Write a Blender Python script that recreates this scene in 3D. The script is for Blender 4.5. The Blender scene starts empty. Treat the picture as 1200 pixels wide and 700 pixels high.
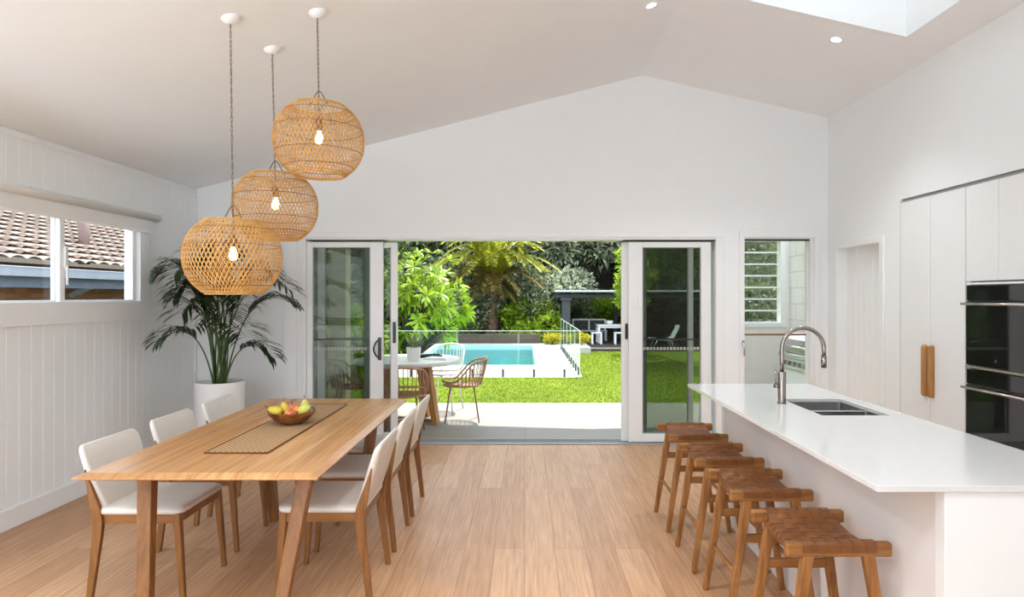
import bpy, math, random
import numpy as np
from math import pi, sin, cos, sqrt, radians
from mathutils import Vector, Matrix

SC = bpy.context.scene
COL = SC.collection
V = Vector


# ---------------------------------------------------------------- mesh building
class MB:
    def __init__(self):
        self.v, self.f, self.m, self.s = [], [], [], []

    def add(self, verts, faces, mat=0, smooth=False):
        b = len(self.v)
        self.v.extend(tuple(p) for p in verts)
        for f in faces:
            self.f.append(tuple(b + i for i in f))
            self.m.append(mat)
            self.s.append(smooth)
        return self

    def box(self, x0, x1, y0, y1, z0, z1, mat=0):
        vs = [(x, y, z) for z in (z0, z1) for y in (y0, y1) for x in (x0, x1)]
        fs = [(0, 2, 3, 1), (4, 5, 7, 6), (0, 1, 5, 4), (2, 6, 7, 3), (0, 4, 6, 2), (1, 3, 7, 5)]
        return self.add(vs, fs, mat)

    def prism_xz(self, poly, y0, y1, mat=0):
        """convex polygon in the XZ plane pushed along Y"""
        n = len(poly)
        vs = [(x, y0, z) for x, z in poly] + [(x, y1, z) for x, z in poly]
        fs = [tuple(range(n)), tuple(range(2 * n - 1, n - 1, -1))]
        fs += [(i, i + n, (i + 1) % n + n, (i + 1) % n) for i in range(n)]
        return self.add(vs, fs, mat)

    def beam(self, p0, p1, w0, d0, w1=None, d1=None, up=(0, 1, 0), mat=0):
        """straight bar of rectangular section: w across, d along up"""
        w1 = w0 if w1 is None else w1
        d1 = d0 if d1 is None else d1
        p0, p1 = V(p0), V(p1)
        t = (p1 - p0).normalized()
        u = V(up)
        u = (u - t * u.dot(t)).normalized()
        s = t.cross(u)
        vs = []
        for p, w, d in ((p0, w0, d0), (p1, w1, d1)):
            for a, b in ((-1, -1), (1, -1), (1, 1), (-1, 1)):
                vs.append(p + s * (a * w / 2) + u * (b * d / 2))
        fs = [(3, 2, 1, 0), (4, 5, 6, 7)] + [(i, (i + 1) % 4, (i + 1) % 4 + 4, i + 4) for i in range(4)]
        return self.add(vs, fs, mat)

    def tube(self, pts, r, n=8, cap=True, mat=0, flat=1.0, up=None, smooth=True):
        """round bar along pts; r a number or a list; flat squeezes it along the up direction"""
        pts = [V(p) for p in pts]
        k = len(pts)
        rs = r if isinstance(r, (list, tuple)) else [r] * k
        ts = []
        for i in range(k):
            a, b = pts[max(i - 1, 0)], pts[min(i + 1, k - 1)]
            ts.append((b - a).normalized())
        per = up is not None and isinstance(up[0], (list, tuple, Vector))
        u = V(up[0] if per else up) if up is not None else (V((0, 0, 1)) if abs(ts[0].z) < .9 else V((1, 0, 0)))
        vs = []
        for i in range(k):
            uu = up[i] if per else u
            uu = V(uu)
            uu = uu - ts[i] * uu.dot(ts[i])
            if uu.length < 1e-6:
                uu = ts[i].orthogonal()
            uu.normalize()
            if up is None:
                u = uu
            s = ts[i].cross(uu)
            for j in range(n):
                a = 2 * pi * j / n
                vs.append(pts[i] + s * (cos(a) * rs[i]) + uu * (sin(a) * rs[i] * flat))
        fs = []
        for i in range(k - 1):
            for j in range(n):
                fs.append((i * n + j, i * n + (j + 1) % n, (i + 1) * n + (j + 1) % n, (i + 1) * n + j))
        self.add(vs, fs, mat, smooth)
        if cap:
            b = len(self.v) - len(vs)
            self.f.append(tuple(b + i for i in range(n - 1, -1, -1)))
            self.f.append(tuple(b + (k - 1) * n + i for i in range(n)))
            self.m += [mat, mat]
            self.s += [False, False]
        return self

    def lathe(self, prof, n=32, c=(0, 0, 0), mat=0, smooth=True, sx=1.0, sy=1.0):
        vs, fs = [], []
        k = len(prof)
        for r, z in prof:
            for j in range(n):
                a = 2 * pi * j / n
                vs.append((c[0] + r * cos(a) * sx, c[1] + r * sin(a) * sy, c[2] + z))
        for i in range(k - 1):
            for j in range(n):
                fs.append((i * n + j, i * n + (j + 1) % n, (i + 1) * n + (j + 1) % n, (i + 1) * n + j))
        return self.add(vs, fs, mat, smooth)

    def loft(self, rings, cap0=True, cap1=True, mat=0, smooth=True):
        n, k = len(rings[0]), len(rings)
        vs = [p for r in rings for p in r]
        fs = []
        for i in range(k - 1):
            for j in range(n):
                fs.append((i * n + j, i * n + (j + 1) % n, (i + 1) * n + (j + 1) % n, (i + 1) * n + j))
        if cap0:
            fs.append(tuple(range(n - 1, -1, -1)))
        if cap1:
            fs.append(tuple((k - 1) * n + i for i in range(n)))
        return self.add(vs, fs, mat, smooth)

    def strip(self, pts, side, w, th, mat=0):
        """flat strap along pts, side = its width direction, w wide, th thick"""
        pts = [V(p) for p in pts]
        sd = V(side).normalized()
        k = len(pts)
        rings = []
        for i in range(k):
            t = (pts[min(i + 1, k - 1)] - pts[max(i - 1, 0)]).normalized()
            nn = t.cross(sd).normalized()
            a, b = sd * (w / 2), nn * (th / 2)
            rings.append([pts[i] - a - b, pts[i] + a - b, pts[i] + a + b, pts[i] - a + b])
        return self.loft(rings, smooth=False, mat=mat)

    def mesh(self, name):
        me = bpy.data.meshes.new(name)
        me.from_pydata(self.v, [], self.f)
        me.polygons.foreach_set('material_index', self.m)
        me.polygons.foreach_set('use_smooth', self.s)
        me.update()
        return me

    def build(self, name, mats, parent=None, bevel=0.0, seg=2, subsurf=0, smooth=None, angle=None, label=None, loc=None, weld=False):
        me = self.mesh(name)
        return obj(name, me, mats, parent, bevel, seg, subsurf, smooth, angle, label, loc, weld)


def obj(name, me, mats, parent=None, bevel=0.0, seg=2, subsurf=0, smooth=None, angle=None, label=None, loc=None, weld=False):
    if not isinstance(mats, (list, tuple)):
        mats = [mats]
    for m in mats:
        me.materials.append(m)
    if smooth is not None:
        me.polygons.foreach_set('use_smooth', [smooth] * len(me.polygons))
    if angle is not None:
        me.set_sharp_from_angle(angle=radians(angle))
    o = bpy.data.objects.new(name, me)
    COL.objects.link(o)
    if parent is not None:
        o.parent = parent
    if loc is not None:
        o.location = loc
    if bevel:
        b = o.modifiers.new('b', 'BEVEL')
        b.width = bevel
        b.segments = seg
        b.limit_method = 'ANGLE'
        b.angle_limit = radians(40)
    if subsurf:
        s = o.modifiers.new('s', 'SUBSURF')
        s.levels = s.render_levels = subsurf
    if label:
        o['label'] = label
    return o


def tag(o, label=None, cat=None, group=None, kind=None):
    if label:
        o['label'] = label
    if cat:
        o['category'] = cat
    if group:
        o['group'] = group
    if kind:
        o['kind'] = kind
    return o


def thing(name, label, cat, loc=(0, 0, 0), rz=0.0, group=None, kind=None):
    o = bpy.data.objects.new(name, None)
    COL.objects.link(o)
    o.empty_display_size = .1
    o.location = loc
    o.rotation_euler = (0, 0, rz)
    return tag(o, label, cat, group, kind)


KIDS = {}


def copy_tree(o, label=None, loc=None, rz=None, parent=None, scale=None):
    c = o.copy()
    COL.objects.link(c)
    if parent is not None:
        c.parent = parent
    if label:
        c['label'] = label
    if loc is not None:
        c.location = loc
    if rz is not None:
        c.rotation_euler = (0, 0, rz)
    if scale is not None:
        c.scale = scale if isinstance(scale, (tuple, list)) else (scale,) * 3
    for ch in list(o.children):
        copy_tree(ch, parent=c)
    return c


def rrect(w, d, r, z, n=6, cx=0.0, cy=0.0):
    """rounded rectangle ring in XY at height z"""
    out = []
    for k, (sx, sy) in enumerate(((1, 1), (-1, 1), (-1, -1), (1, -1))):
        for i in range(n + 1):
            a = pi / 2 * (k + i / n)
            out.append(V((cx + sx * (w / 2 - r) + r * cos(a), cy + sy * (d / 2 - r) + r * sin(a), z)))
    return out


def bez(p0, p1, p2, n):
    p0, p1, p2 = V(p0), V(p1), V(p2)
    return [(p0 * (1 - t) ** 2 + p1 * (2 * t * (1 - t)) + p2 * t * t) for t in (i / n for i in range(n + 1))]


def cat_mull(pts, n):
    pts = [V(p) for p in pts]
    P = [pts[0] * 2 - pts[1]] + pts + [pts[-1] * 2 - pts[-2]]
    out = []
    for i in range(1, len(P) - 2):
        for k in range(n):
            t = k / n
            a, b, c, d = P[i - 1], P[i], P[i + 1], P[i + 2]
            out.append(.5 * ((2 * b) + (c - a) * t + (2 * a - 5 * b + 4 * c - d) * t * t + (3 * b - a - 3 * c + d) * t ** 3))
    out.append(pts[-1])
    return out


# ---------------------------------------------------------------- materials
def srgb(r, g, b):
    def f(c):
        c /= 255.0
        return c / 12.92 if c <= .04045 else ((c + .055) / 1.055) ** 2.4
    return (f(r), f(g), f(b), 1.0)


def new_mat(name):
    m = bpy.data.materials.new(name)
    m.use_nodes = True
    nt = m.node_tree
    nt.nodes.clear()
    out = nt.nodes.new('ShaderNodeOutputMaterial')
    return m, nt, out


def nd(nt, typ, **kw):
    n = nt.nodes.new(typ)
    for k, v in kw.items():
        setattr(n, k, v)
    return n


def princ(nt, out, col=None, rough=.5, metal=0.0, spec=.5):
    p = nt.nodes.new('ShaderNodeBsdfPrincipled')
    if col is not None:
        p.inputs['Base Color'].default_value = col
    p.inputs['Roughness'].default_value = rough
    p.inputs['Metallic'].default_value = metal
    p.inputs['Specular IOR Level'].default_value = spec
    nt.links.new(p.outputs[0], out.inputs[0])
    return p


def objcoord(nt, scale=(1, 1, 1), rot=(0, 0, 0)):
    tc = nt.nodes.new('ShaderNodeTexCoord')
    mp = nt.nodes.new('ShaderNodeMapping')
    mp.inputs['Scale'].default_value = scale
    mp.inputs['Rotation'].default_value = rot
    nt.links.new(tc.outputs['Object'], mp.inputs[0])
    return mp


def noise(nt, vec, scale, detail=3, rough=.55, dist=0.0):
    n = nt.nodes.new('ShaderNodeTexNoise')
    n.inputs['Scale'].default_value = scale
    n.inputs['Detail'].default_value = detail
    n.inputs['Roughness'].default_value = rough
    n.inputs['Distortion'].default_value = dist
    nt.links.new(vec.outputs[0], n.inputs['Vector'])
    return n


def ramp(nt, fac, stops):
    r = nt.nodes.new('ShaderNodeValToRGB')
    e = r.color_ramp.elements
    while len(e) < len(stops):
        e.new(.5)
    for el, (p, c) in zip(e, stops):
        el.position = p
        el.color = c
    nt.links.new(fac, r.inputs[0])
    return r


def bump(nt, h, p, strength=.2, dist=.01):
    b = nt.nodes.new('ShaderNodeBump')
    b.inputs['Strength'].default_value = strength
    b.inputs['Distance'].default_value = dist
    nt.links.new(h, b.inputs['Height'])
    nt.links.new(b.outputs[0], p.inputs['Normal'])
    return b


def plain(name, col, rough=.5, metal=0.0, spec=.5, var=.04, scale=8.0, bumps=0.0):
    """one colour with a faint mottle so no surface is dead flat"""
    m, nt, out = new_mat(name)
    p = princ(nt, out, col, rough, metal, spec)
    mp = objcoord(nt)
    n = noise(nt, mp, scale, 4)
    a = tuple(max(0, c * (1 - var)) for c in col[:3]) + (1,)
    b = tuple(min(1, c * (1 + var)) for c in col[:3]) + (1,)
    r = ramp(nt, n.outputs['Fac'], [(.3, a), (.7, b)])
    nt.links.new(r.outputs[0], p.inputs['Base Color'])
    if bumps:
        bump(nt, n.outputs['Fac'], p, bumps, .005)
    return m


def wood(name, stops, stretch=(1, 1, 14), scale=3.0, rough=.45, spec=.4, bumps=.05):
    """grain: noise stretched along the axis whose stretch factor is SMALL"""
    m, nt, out = new_mat(name)
    p = princ(nt, out, None, rough, 0, spec)
    mp = objcoord(nt, stretch)
    n1 = noise(nt, mp, scale, 6, .6, .6)
    r1 = ramp(nt, n1.outputs['Fac'], stops)
    n2 = noise(nt, mp, scale * 6, 3, .7)
    mx = nd(nt, 'ShaderNodeMixRGB', blend_type='MULTIPLY')
    mx.inputs[0].default_value = .35
    r2 = ramp(nt, n2.outputs['Fac'], [(.35, (.6, .55, .5, 1)), (.6, (1, 1, 1, 1))])
    nt.links.new(r1.outputs[0], mx.inputs[1])
    nt.links.new(r2.outputs[0], mx.inputs[2])
    nt.links.new(mx.outputs[0], p.inputs['Base Color'])
    bump(nt, n2.outputs['Fac'], p, bumps, .002)
    return m


def schlick(nt, f0, k=1.0):
    """reflectance of a thin sheet, the same from both of its faces"""
    lw = nd(nt, 'ShaderNodeLayerWeight')
    pw = nd(nt, 'ShaderNodeMath', operation='POWER')
    pw.inputs[1].default_value = 5
    nt.links.new(lw.outputs['Facing'], pw.inputs[0])
    ma = nd(nt, 'ShaderNodeMath', operation='MULTIPLY_ADD')
    ma.inputs[1].default_value = (1 - f0) * k
    ma.inputs[2].default_value = f0 * k
    nt.links.new(pw.outputs[0], ma.inputs[0])
    return ma


def glass(name, tint=(1, 1, 1, 1), refl=1.0, ior=1.45):
    m, nt, out = new_mat(name)
    t = nd(nt, 'ShaderNodeBsdfTransparent')
    t.inputs[0].default_value = tint
    g = nd(nt, 'ShaderNodeBsdfGlossy')
    g.inputs['Roughness'].default_value = .0
    mu = schlick(nt, ((ior - 1) / (ior + 1)) ** 2, refl)
    mx = nd(nt, 'ShaderNodeMixShader')
    nt.links.new(mu.outputs[0], mx.inputs[0])
    nt.links.new(t.outputs[0], mx.inputs[1])
    nt.links.new(g.outputs[0], mx.inputs[2])
    nt.links.new(mx.outputs[0], out.inputs[0])
    return m


def leafy(name, dark, light, trans=.35, rough=.45, scale=2.0, spec=.4):
    """leaf colour varied leaf by leaf, letting some light through"""
    m, nt, out = new_mat(name)
    ge = nd(nt, 'ShaderNodeNewGeometry')
    r = ramp(nt, ge.outputs['Random Per Island'], [(0.0, dark), (1.0, light)])
    p = nt.nodes.new('ShaderNodeBsdfPrincipled')
    p.inputs['Roughness'].default_value = rough
    p.inputs['Specular IOR Level'].default_value = spec
    t = nd(nt, 'ShaderNodeBsdfTranslucent')
    nt.links.new(r.outputs[0], p.inputs['Base Color'])
    nt.links.new(r.outputs[0], t.inputs[0])
    mx = nd(nt, 'ShaderNodeMixShader')
    mx.inputs[0].default_value = trans
    nt.links.new(p.outputs[0], mx.inputs[1])
    nt.links.new(t.outputs[0], mx.inputs[2])
    nt.links.new(mx.outputs[0], out.inputs[0])
    return m


def emit(name, col, strength):
    m, nt, out = new_mat(name)
    e = nd(nt, 'ShaderNodeEmission')
    e.inputs[0].default_value = col
    e.inputs[1].default_value = strength
    nt.links.new(e.outputs[0], out.inputs[0])
    return m


def bricky(name, c1, c2, mortar, bw, bh, ms, axis='xz', rough=.7, bumps=.5, rotz=0.0, off=.5, grain=None):
    """brick/plank/tile pattern; axis tells which two object axes it lies in"""
    m, nt, out = new_mat(name)
    p = princ(nt, out, None, rough)
    tc = nd(nt, 'ShaderNodeTexCoord')
    sx = nd(nt, 'ShaderNodeSeparateXYZ')
    cb = nd(nt, 'ShaderNodeCombineXYZ')
    nt.links.new(tc.outputs['Object'], sx.inputs[0])
    ix = {'x': 0, 'y': 1, 'z': 2}
    nt.links.new(sx.outputs[ix[axis[0]]], cb.inputs[0])
    nt.links.new(sx.outputs[ix[axis[1]]], cb.inputs[1])
    b = nd(nt, 'ShaderNodeTexBrick')
    b.offset = off
    b.inputs['Color1'].default_value = c1
    b.inputs['Color2'].default_value = c2
    b.inputs['Mortar'].default_value = mortar
    b.inputs['Scale'].default_value = 1.0
    b.inputs['Mortar Size'].default_value = ms
    b.inputs['Mortar Smooth'].default_value = .1
    b.inputs['Bias'].default_value = 0
    b.inputs['Brick Width'].default_value = bw
    b.inputs['Row Height'].default_value = bh
    nt.links.new(cb.outputs[0], b.inputs['Vector'])
    col = b.outputs['Color']
    if grain:
        mp = nd(nt, 'ShaderNodeMapping')
        mp.inputs['Scale'].default_value = grain['stretch']
        nt.links.new(tc.outputs['Object'], mp.inputs[0])
        n = noise(nt, mp, grain['scale'], 6, .65, .5)
        r = ramp(nt, n.outputs['Fac'], [(.3, grain['lo']), (.7, grain['hi'])])
        mx = nd(nt, 'ShaderNodeMixRGB', blend_type='MULTIPLY')
        mx.inputs[0].default_value = grain.get('mix', 1.0)
        nt.links.new(col, mx.inputs[1])
        nt.links.new(r.outputs[0], mx.inputs[2])
        col = mx.outputs[0]
    nt.links.new(col, p.inputs['Base Color'])
    if bumps:
        iv = nd(nt, 'ShaderNodeMath', operation='SUBTRACT')
        iv.inputs[0].default_value = 1.0
        nt.links.new(b.outputs['Fac'], iv.inputs[1])
        bump(nt, iv.outputs[0], p, bumps, .004)
    return m, p


M = {}
M['paint'] = plain('wall_paint', (.815, .855, .88, 1), .6, var=.01, scale=3)
M['ceil'] = plain('ceiling_paint', (.85, .885, .91, 1), .7, var=.01, scale=3)
M['trim'] = plain('gloss_trim_paint', (.82, .85, .87, 1), .35, var=.01)
M['alu'] = plain('white_aluminium', (.78, .81, .83, 1), .3, var=.015)
M['alu_grey'] = plain('grey_aluminium', (.33, .345, .36, 1), .35, var=.03)
M['cab'] = plain('cabinet_satin_white', (.79, .82, .835, 1), .35, var=.01)
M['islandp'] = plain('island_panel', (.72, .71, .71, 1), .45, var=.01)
M['stone'] = plain('white_stone', (.65, .66, .668, 1), .12, var=.012, scale=30)
M['gap'] = plain('grey_shadow_gap', (.36, .36, .36, 1), .9)
M['black'] = plain('black_plastic', (.012, .012, .013, 1), .35)
M['steel'] = plain('brushed_steel', (.55, .54, .52, 1), .25, 1.0, var=.08, scale=40)
M['gunmetal'] = plain('brushed_gunmetal', (.33, .30, .27, 1), .25, 1.0, var=.1, scale=60)
M['sinksteel'] = plain('dark_sink_steel', (.30, .30, .30, 1), .42, 1.0, var=.1, scale=30)
M['glass'] = glass('clear_glass', (.95, .96, .955, 1), .8)
M['screen_glass'] = glass('tinted_door_glass', (.74, .77, .74, 1), .4)
M['poolglass'] = glass('fence_glass', (.95, .98, .97, 1), .6)
M['poolglass_edge'] = plain('glass_edge', (.72, .80, .77, 1), .2)
M['ovenglass'] = plain('black_oven_glass', (.008, .008, .009, 1), .03, spec=.8)
M['upholstery'] = plain('warm_white_leather', srgb(212, 208, 201), .5, var=.03, scale=25, bumps=.05)
OAK = [(.3, srgb(158, 108, 58)), (.5, srgb(178, 128, 74)), (.7, srgb(192, 144, 92))]
TEAK = [(.3, srgb(116, 74, 36)), (.5, srgb(146, 98, 51)), (.7, srgb(168, 118, 67))]
M['oak_y'] = wood('oak_grain_along_y', [(.2, srgb(126, 84, 48)), (.34, srgb(178, 134, 88)), (.5, srgb(198, 156, 108)), (.62, srgb(188, 142, 96)), (.78, srgb(210, 172, 126))], (10, .5, 10), 2.0, .27, .5)
M['oak_z'] = wood('oak_grain_along_z', [(.3, srgb(114, 74, 36)), (.5, srgb(138, 92, 46)), (.7, srgb(154, 106, 58))], (14, 14, 1), 2.2, .4)
M['oak_x'] = wood('oak_grain_along_x', [(.3, srgb(114, 74, 36)), (.5, srgb(138, 92, 46)), (.7, srgb(154, 106, 58))], (1, 14, 14), 2.2, .4)
M['teak_z'] = wood('teak_grain_along_z', TEAK, (14, 14, 1), 2.5, .45)
M['teak_x'] = wood('teak_grain_along_x', TEAK, (1, 14, 14), 2.5, .45)
M['handle_oak'] = wood('handle_oak', OAK, (14, 14, 1), 3, .5)
M['leather'] = plain('tan_saddle_leather', srgb(114, 70, 36), .40, var=.25, scale=14, bumps=.1)
M['rattan'] = plain('natural_rattan', srgb(206, 160, 92), .55, var=.18, scale=16)
M['rattan_dark'] = plain('dark_rattan_binding', srgb(112, 66, 30), .6, var=.1)
M['cordm'] = plain('twisted_jute_cord', srgb(128, 112, 96), .8, var=.3, scale=120)
M['bulb'] = emit('warm_bulb', (1, .78, .46, 1), 6)
M['led'] = emit('downlight_led', (1, .97, .92, 1), 9)
M['ceramic'] = plain('matt_white_ceramic', (.80, .80, .79, 1), .45, var=.01)
M['soil'] = plain('dark_soil', (.03, .022, .015, 1), .95, var=.4, scale=40, bumps=.6)
M['kentia'] = leafy('kentia_leaf', srgb(22, 38, 20), srgb(48, 72, 34), .12)
M['kentia_stem'] = plain('kentia_stem', srgb(70, 92, 46), .5, var=.15)
M['white_vinyl'] = plain('white_blind_fabric', (.80, .82, .82, 1), .7, var=.01)
M['concrete'] = plain('pale_concrete', (.64, .62, .58, 1), .7, var=.06, scale=20)
M['bronze'] = plain('bronze_steel', srgb(142, 108, 84), .35, .3, var=.06)
M['wicker'] = plain('tan_wicker', srgb(168, 128, 98), .6, var=.15, scale=40)
M['wicker_white'] = plain('white_wicker', (.78, .77, .75, 1), .6, var=.04)
M['charcoal'] = plain('charcoal_paint', srgb(52, 56, 62), .55, var=.08)
M['white_out'] = plain('white_outdoor_paint', (.74, .76, .80, 1), .5, var=.03)
M['greyroof'] = plain('pale_grey_metal_roof', (.42, .44, .45, 1), .5, var=.1)
M['bark'] = plain('tree_bark', srgb(66, 58, 50), .9, var=.35, scale=9, bumps=.7)
M['deckwood'] = plain('dark_deck', srgb(58, 46, 40), .7, var=.2, scale=10)
# ================================================================ THE ROOM
D = 6.466            # inner face of the end wall
XL, XR = -3.32, 3.06
XRG, ZRG = 1.19, 3.73
YB = -1.1            # unseen open rear end, set close to admit more sky light


def zc(x):
    return ZRG - .255 * (XRG - x) if x < XRG else ZRG - .23 * (x - XRG)


# floor -----------------------------------------------------------------
fm, fp = bricky('oak_floorboards', srgb(206, 164, 127), srgb(186, 142, 105), srgb(138, 100, 70), 1.9, .178, .0016, 'yx', .4, .15, off=.37,
                grain=dict(stretch=(26, 1.1, 1), scale=2.2, lo=(.66, .62, .58, 1), hi=(1.08, 1.08, 1.08, 1)))
fp.inputs['Specular IOR Level'].default_value = .35
b = MB().box(XL, XR + .7, YB, D + .02, -.12, 0)
tag(b.build('floor', fm), kind='structure')

# end wall (openings for the sliding doors and the hinged glass door) ------
b = MB()
H0 = 2.12
# unseen rear wall added to keep sky light off the island; dining side open
rw = MB().box(.35, XR + .7, YB - .12, YB, 0, 3.2)
tag(rw.build('wall_rear_blocker', M['paint']), kind='structure')
T = .13
b.prism_xz([(XL - .1, H0), (XR + .3, H0), (XR + .3, zc(XR + .3)), (XRG, ZRG), (XL - .1, zc(XL - .1))], D, D + T)
b.box(XL - .1, -2.42, D, D + T, -.1, H0)
b.box(1.99, 2.19, D, D + T, -.1, H0)
b.box(2.95, XR + .3, D, D + T, -.1, H0)
tag(b.build('wall_back', M['paint']), kind='structure')

# left wall, tongue and groove boards -------------------------------------
def grooved(b, y0, y1, z0, z1, x=XL, pitch=.105, w=.004, dep=.003, sgn=1):
    ys = [(y0, 0)]
    k = math.ceil((y0 + w) / pitch)
    while k * pitch < y1 - w:
        g = k * pitch
        ys += [(g - w, 0), (g, dep), (g + w, 0)]
        k += 1
    ys.append((y1, 0))
    vs, fs = [], []
    for y, d in ys:
        vs += [(x - sgn * d, y, z0), (x - sgn * d, y, z1)]
    for i in range(len(ys) - 1):
        q = (2 * i, 2 * i + 2, 2 * i + 3, 2 * i + 1)
        fs.append(q if sgn < 0 else q[::-1])
    b.add(vs, fs)


WY0, WY1, WZ0, WZ1 = 2.6, 5.55, 1.45, 2.14
b = MB()
# a wide opening to the side garden further back, then the high window
GY0, GY1, GZ1 = -.6, 3.2, 2.3
WY0 = 3.45
for y0, y1, z0, z1 in ((YB, GY0, 0, 2.7), (GY0, GY1, GZ1, 2.7), (GY1, WY0, 0, 2.7), (WY1, D, 0, 2.7), (WY0, WY1, 0, WZ0), (WY0, WY1, WZ1, 2.7)):
    grooved(b, y0, y1, z0, z1)
    b.box(XL - .14, XL - .006, y0, y1, z0, z1)
tag(b.build('wall_left', M['paint']), kind='structure')
b = MB().box(XL, XL + .016, GY1, D, 0, .135)
tag(b.build('baseboard_left', M['trim'], bevel=.004), kind='structure')
b = MB().box(XL, XL + .012, YB, D - .02, 2.535, 2.575)
b.box(XL, XL + .012, D - .045, D - .012, .135, 2.56)
tag(b.build('trim_1', M['trim'], bevel=.003), kind='structure')

# right wall: plain above the joinery, recessed door beyond it ----------------
CY1 = 5.216          # end of the built-in cabinets
DY0, DY1, DZ = 5.50, 6.25, 1.96
b = MB()
b.box(XR, XR + .12, YB, D, 2.285, 3.4)
b.box(XR, XR + .12, CY1 + .004, DY0, 0, 2.285)
b.box(XR, XR + .12, DY1, D, 0, 2.285)
b.box(XR, XR + .12, DY0, DY1, DZ, 2.285)
b.box(XR, XR + .12, YB, 3.30, 0, 2.285)
b.box(XR + .66, XR + .72, YB, D, 0, 2.4)
b.box(XR + .1, XR + .7, CY1 + .004, CY1 + .04, 0, 2.285)
tag(b.build('wall_right', M['paint']), kind='structure')
b = MB()
b.box(XR - .016, XR, DY0 - .06, DY0, 0, DZ + .06)
b.box(XR - .016, XR, DY1, DY1 + .06, 0, DZ + .06)
b.box(XR - .016, XR, DY0, DY1, DZ, DZ + .06)
tag(b.build('trim_2', M['trim'], bevel=.004), kind='structure')
dd = thing('door_3', None, None, kind='structure')
b = MB()
grooved(b, DY0, DY1, 0, DZ, XR + .09, .1, .005, .004, -1)
b.box(XR + .0945, XR + .13, DY0, DY1, 0, DZ)
b.build('door_leaf', M['trim'], dd)

# ceiling: two slopes, a skylight shaft cut through the right one ---------------
SX0, SX1, SY0, SY1 = 1.46, 2.757, 3.05, 4.62
b = MB()
TC = .16


def slab(x0, x1, y0, y1):
    vs = [(x, y, zc(x) + k * TC) for k in (0, 1) for y in (y0, y1) for x in (x0, x1)]
    b.add(vs, [(0, 2, 3, 1), (4, 5, 7, 6), (0, 1, 5, 4), (2, 6, 7, 3), (0, 4, 6, 2), (1, 3, 7, 5)])


slab(XL - .14, XRG, YB, D + T)
slab(XRG, SX0, YB, D + T)
slab(SX1, XR + .12, YB, D + T)
slab(SX0, SX1, YB, SY0)
slab(SX0, SX1, SY1, D + T)
tag(b.build('ceiling', M['ceil']), kind='structure')
sk = thing('window_4', None, None, kind='structure')
ZS = 4.15
b = MB()
t = .04
i_ = .006
poly = [(SX0 + .001, zc(SX0) - .001), (SX1 - .001, zc(SX1) - .001), (SX1 - .001, ZS), (SX0 + .001, ZS)]
b.prism_xz(poly, SY1 - i_, SY1 + t)
b.prism_xz(poly, SY0 - t, SY0 + i_)
b.box(SX0 - t, SX0 + i_, SY0 + i_ + .001, SY1 - i_ - .001, zc(SX0) - .002, ZS)
b.box(SX1 - i_, SX1 + t, SY0 + i_ + .001, SY1 - i_ - .001, zc(SX1) - .001, ZS)
b.build('skylight_shaft', M['trim'], sk)
m, nt, out = new_mat('opal_skylight_diffuser')
tr = nd(nt, 'ShaderNodeBsdfTranslucent')
tr.inputs[0].default_value = (.27, .275, .28, 1)
nt.links.new(tr.outputs[0], out.inputs[0])
MB().add([(SX0, SY0, ZS - .03), (SX1, SY0, ZS - .03), (SX1, SY1, ZS - .03), (SX0, SY1, ZS - .03)], [(0, 1, 2, 3)]).build('skylight_pane', m, sk)

# downlights -------------------------------------------------------------------
def downlight(x, y, label, power):
    slope = .255 if x < XRG else -.23
    e = thing('ceiling_downlight', label, 'downlight', (x, y, zc(x) - .002), group='recessed downlights')
    e.rotation_euler = (0, -math.atan(slope), 0)
    MB().lathe([(.036, -.003), (.05, -.004), (.052, 0), (.036, 0), (.036, -.003)], 32).build('trim_ring', M['trim'], e)
    MB().lathe([(0, -.0025), (.036, -.0025)], 32, smooth=False).build('lamp_disc', M['led'], e)
    l = bpy.data.lights.new('downlight_beam', 'SPOT')
    l.energy = power
    l.spot_size = radians(115)
    l.spot_blend = .8
    l.shadow_soft_size = .12
    l.color = (.95, .98, 1)
    lo = bpy.data.objects.new('downlight_beam', l)
    COL.objects.link(lo)
    lo.parent = e
    lo.location = (0, 0, -.02)


downlight(2.374, 4.878, 'round white downlight glowing beside the skylight corner', 40)
downlight(.94, 4.764, 'round white downlight at the top picture edge left of the ridge', 40)
FILL_DL = [(-1.6, 2.2), (-1.0, .4), (-.3, .6), (-.3, 2.6), (1.2, .2)]  # unseen downlights added to lift the brightness of the interior
for x, y in FILL_DL:
    downlight(x, y, 'round white downlight added out of sight overhead to brighten the room', 45)

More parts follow.
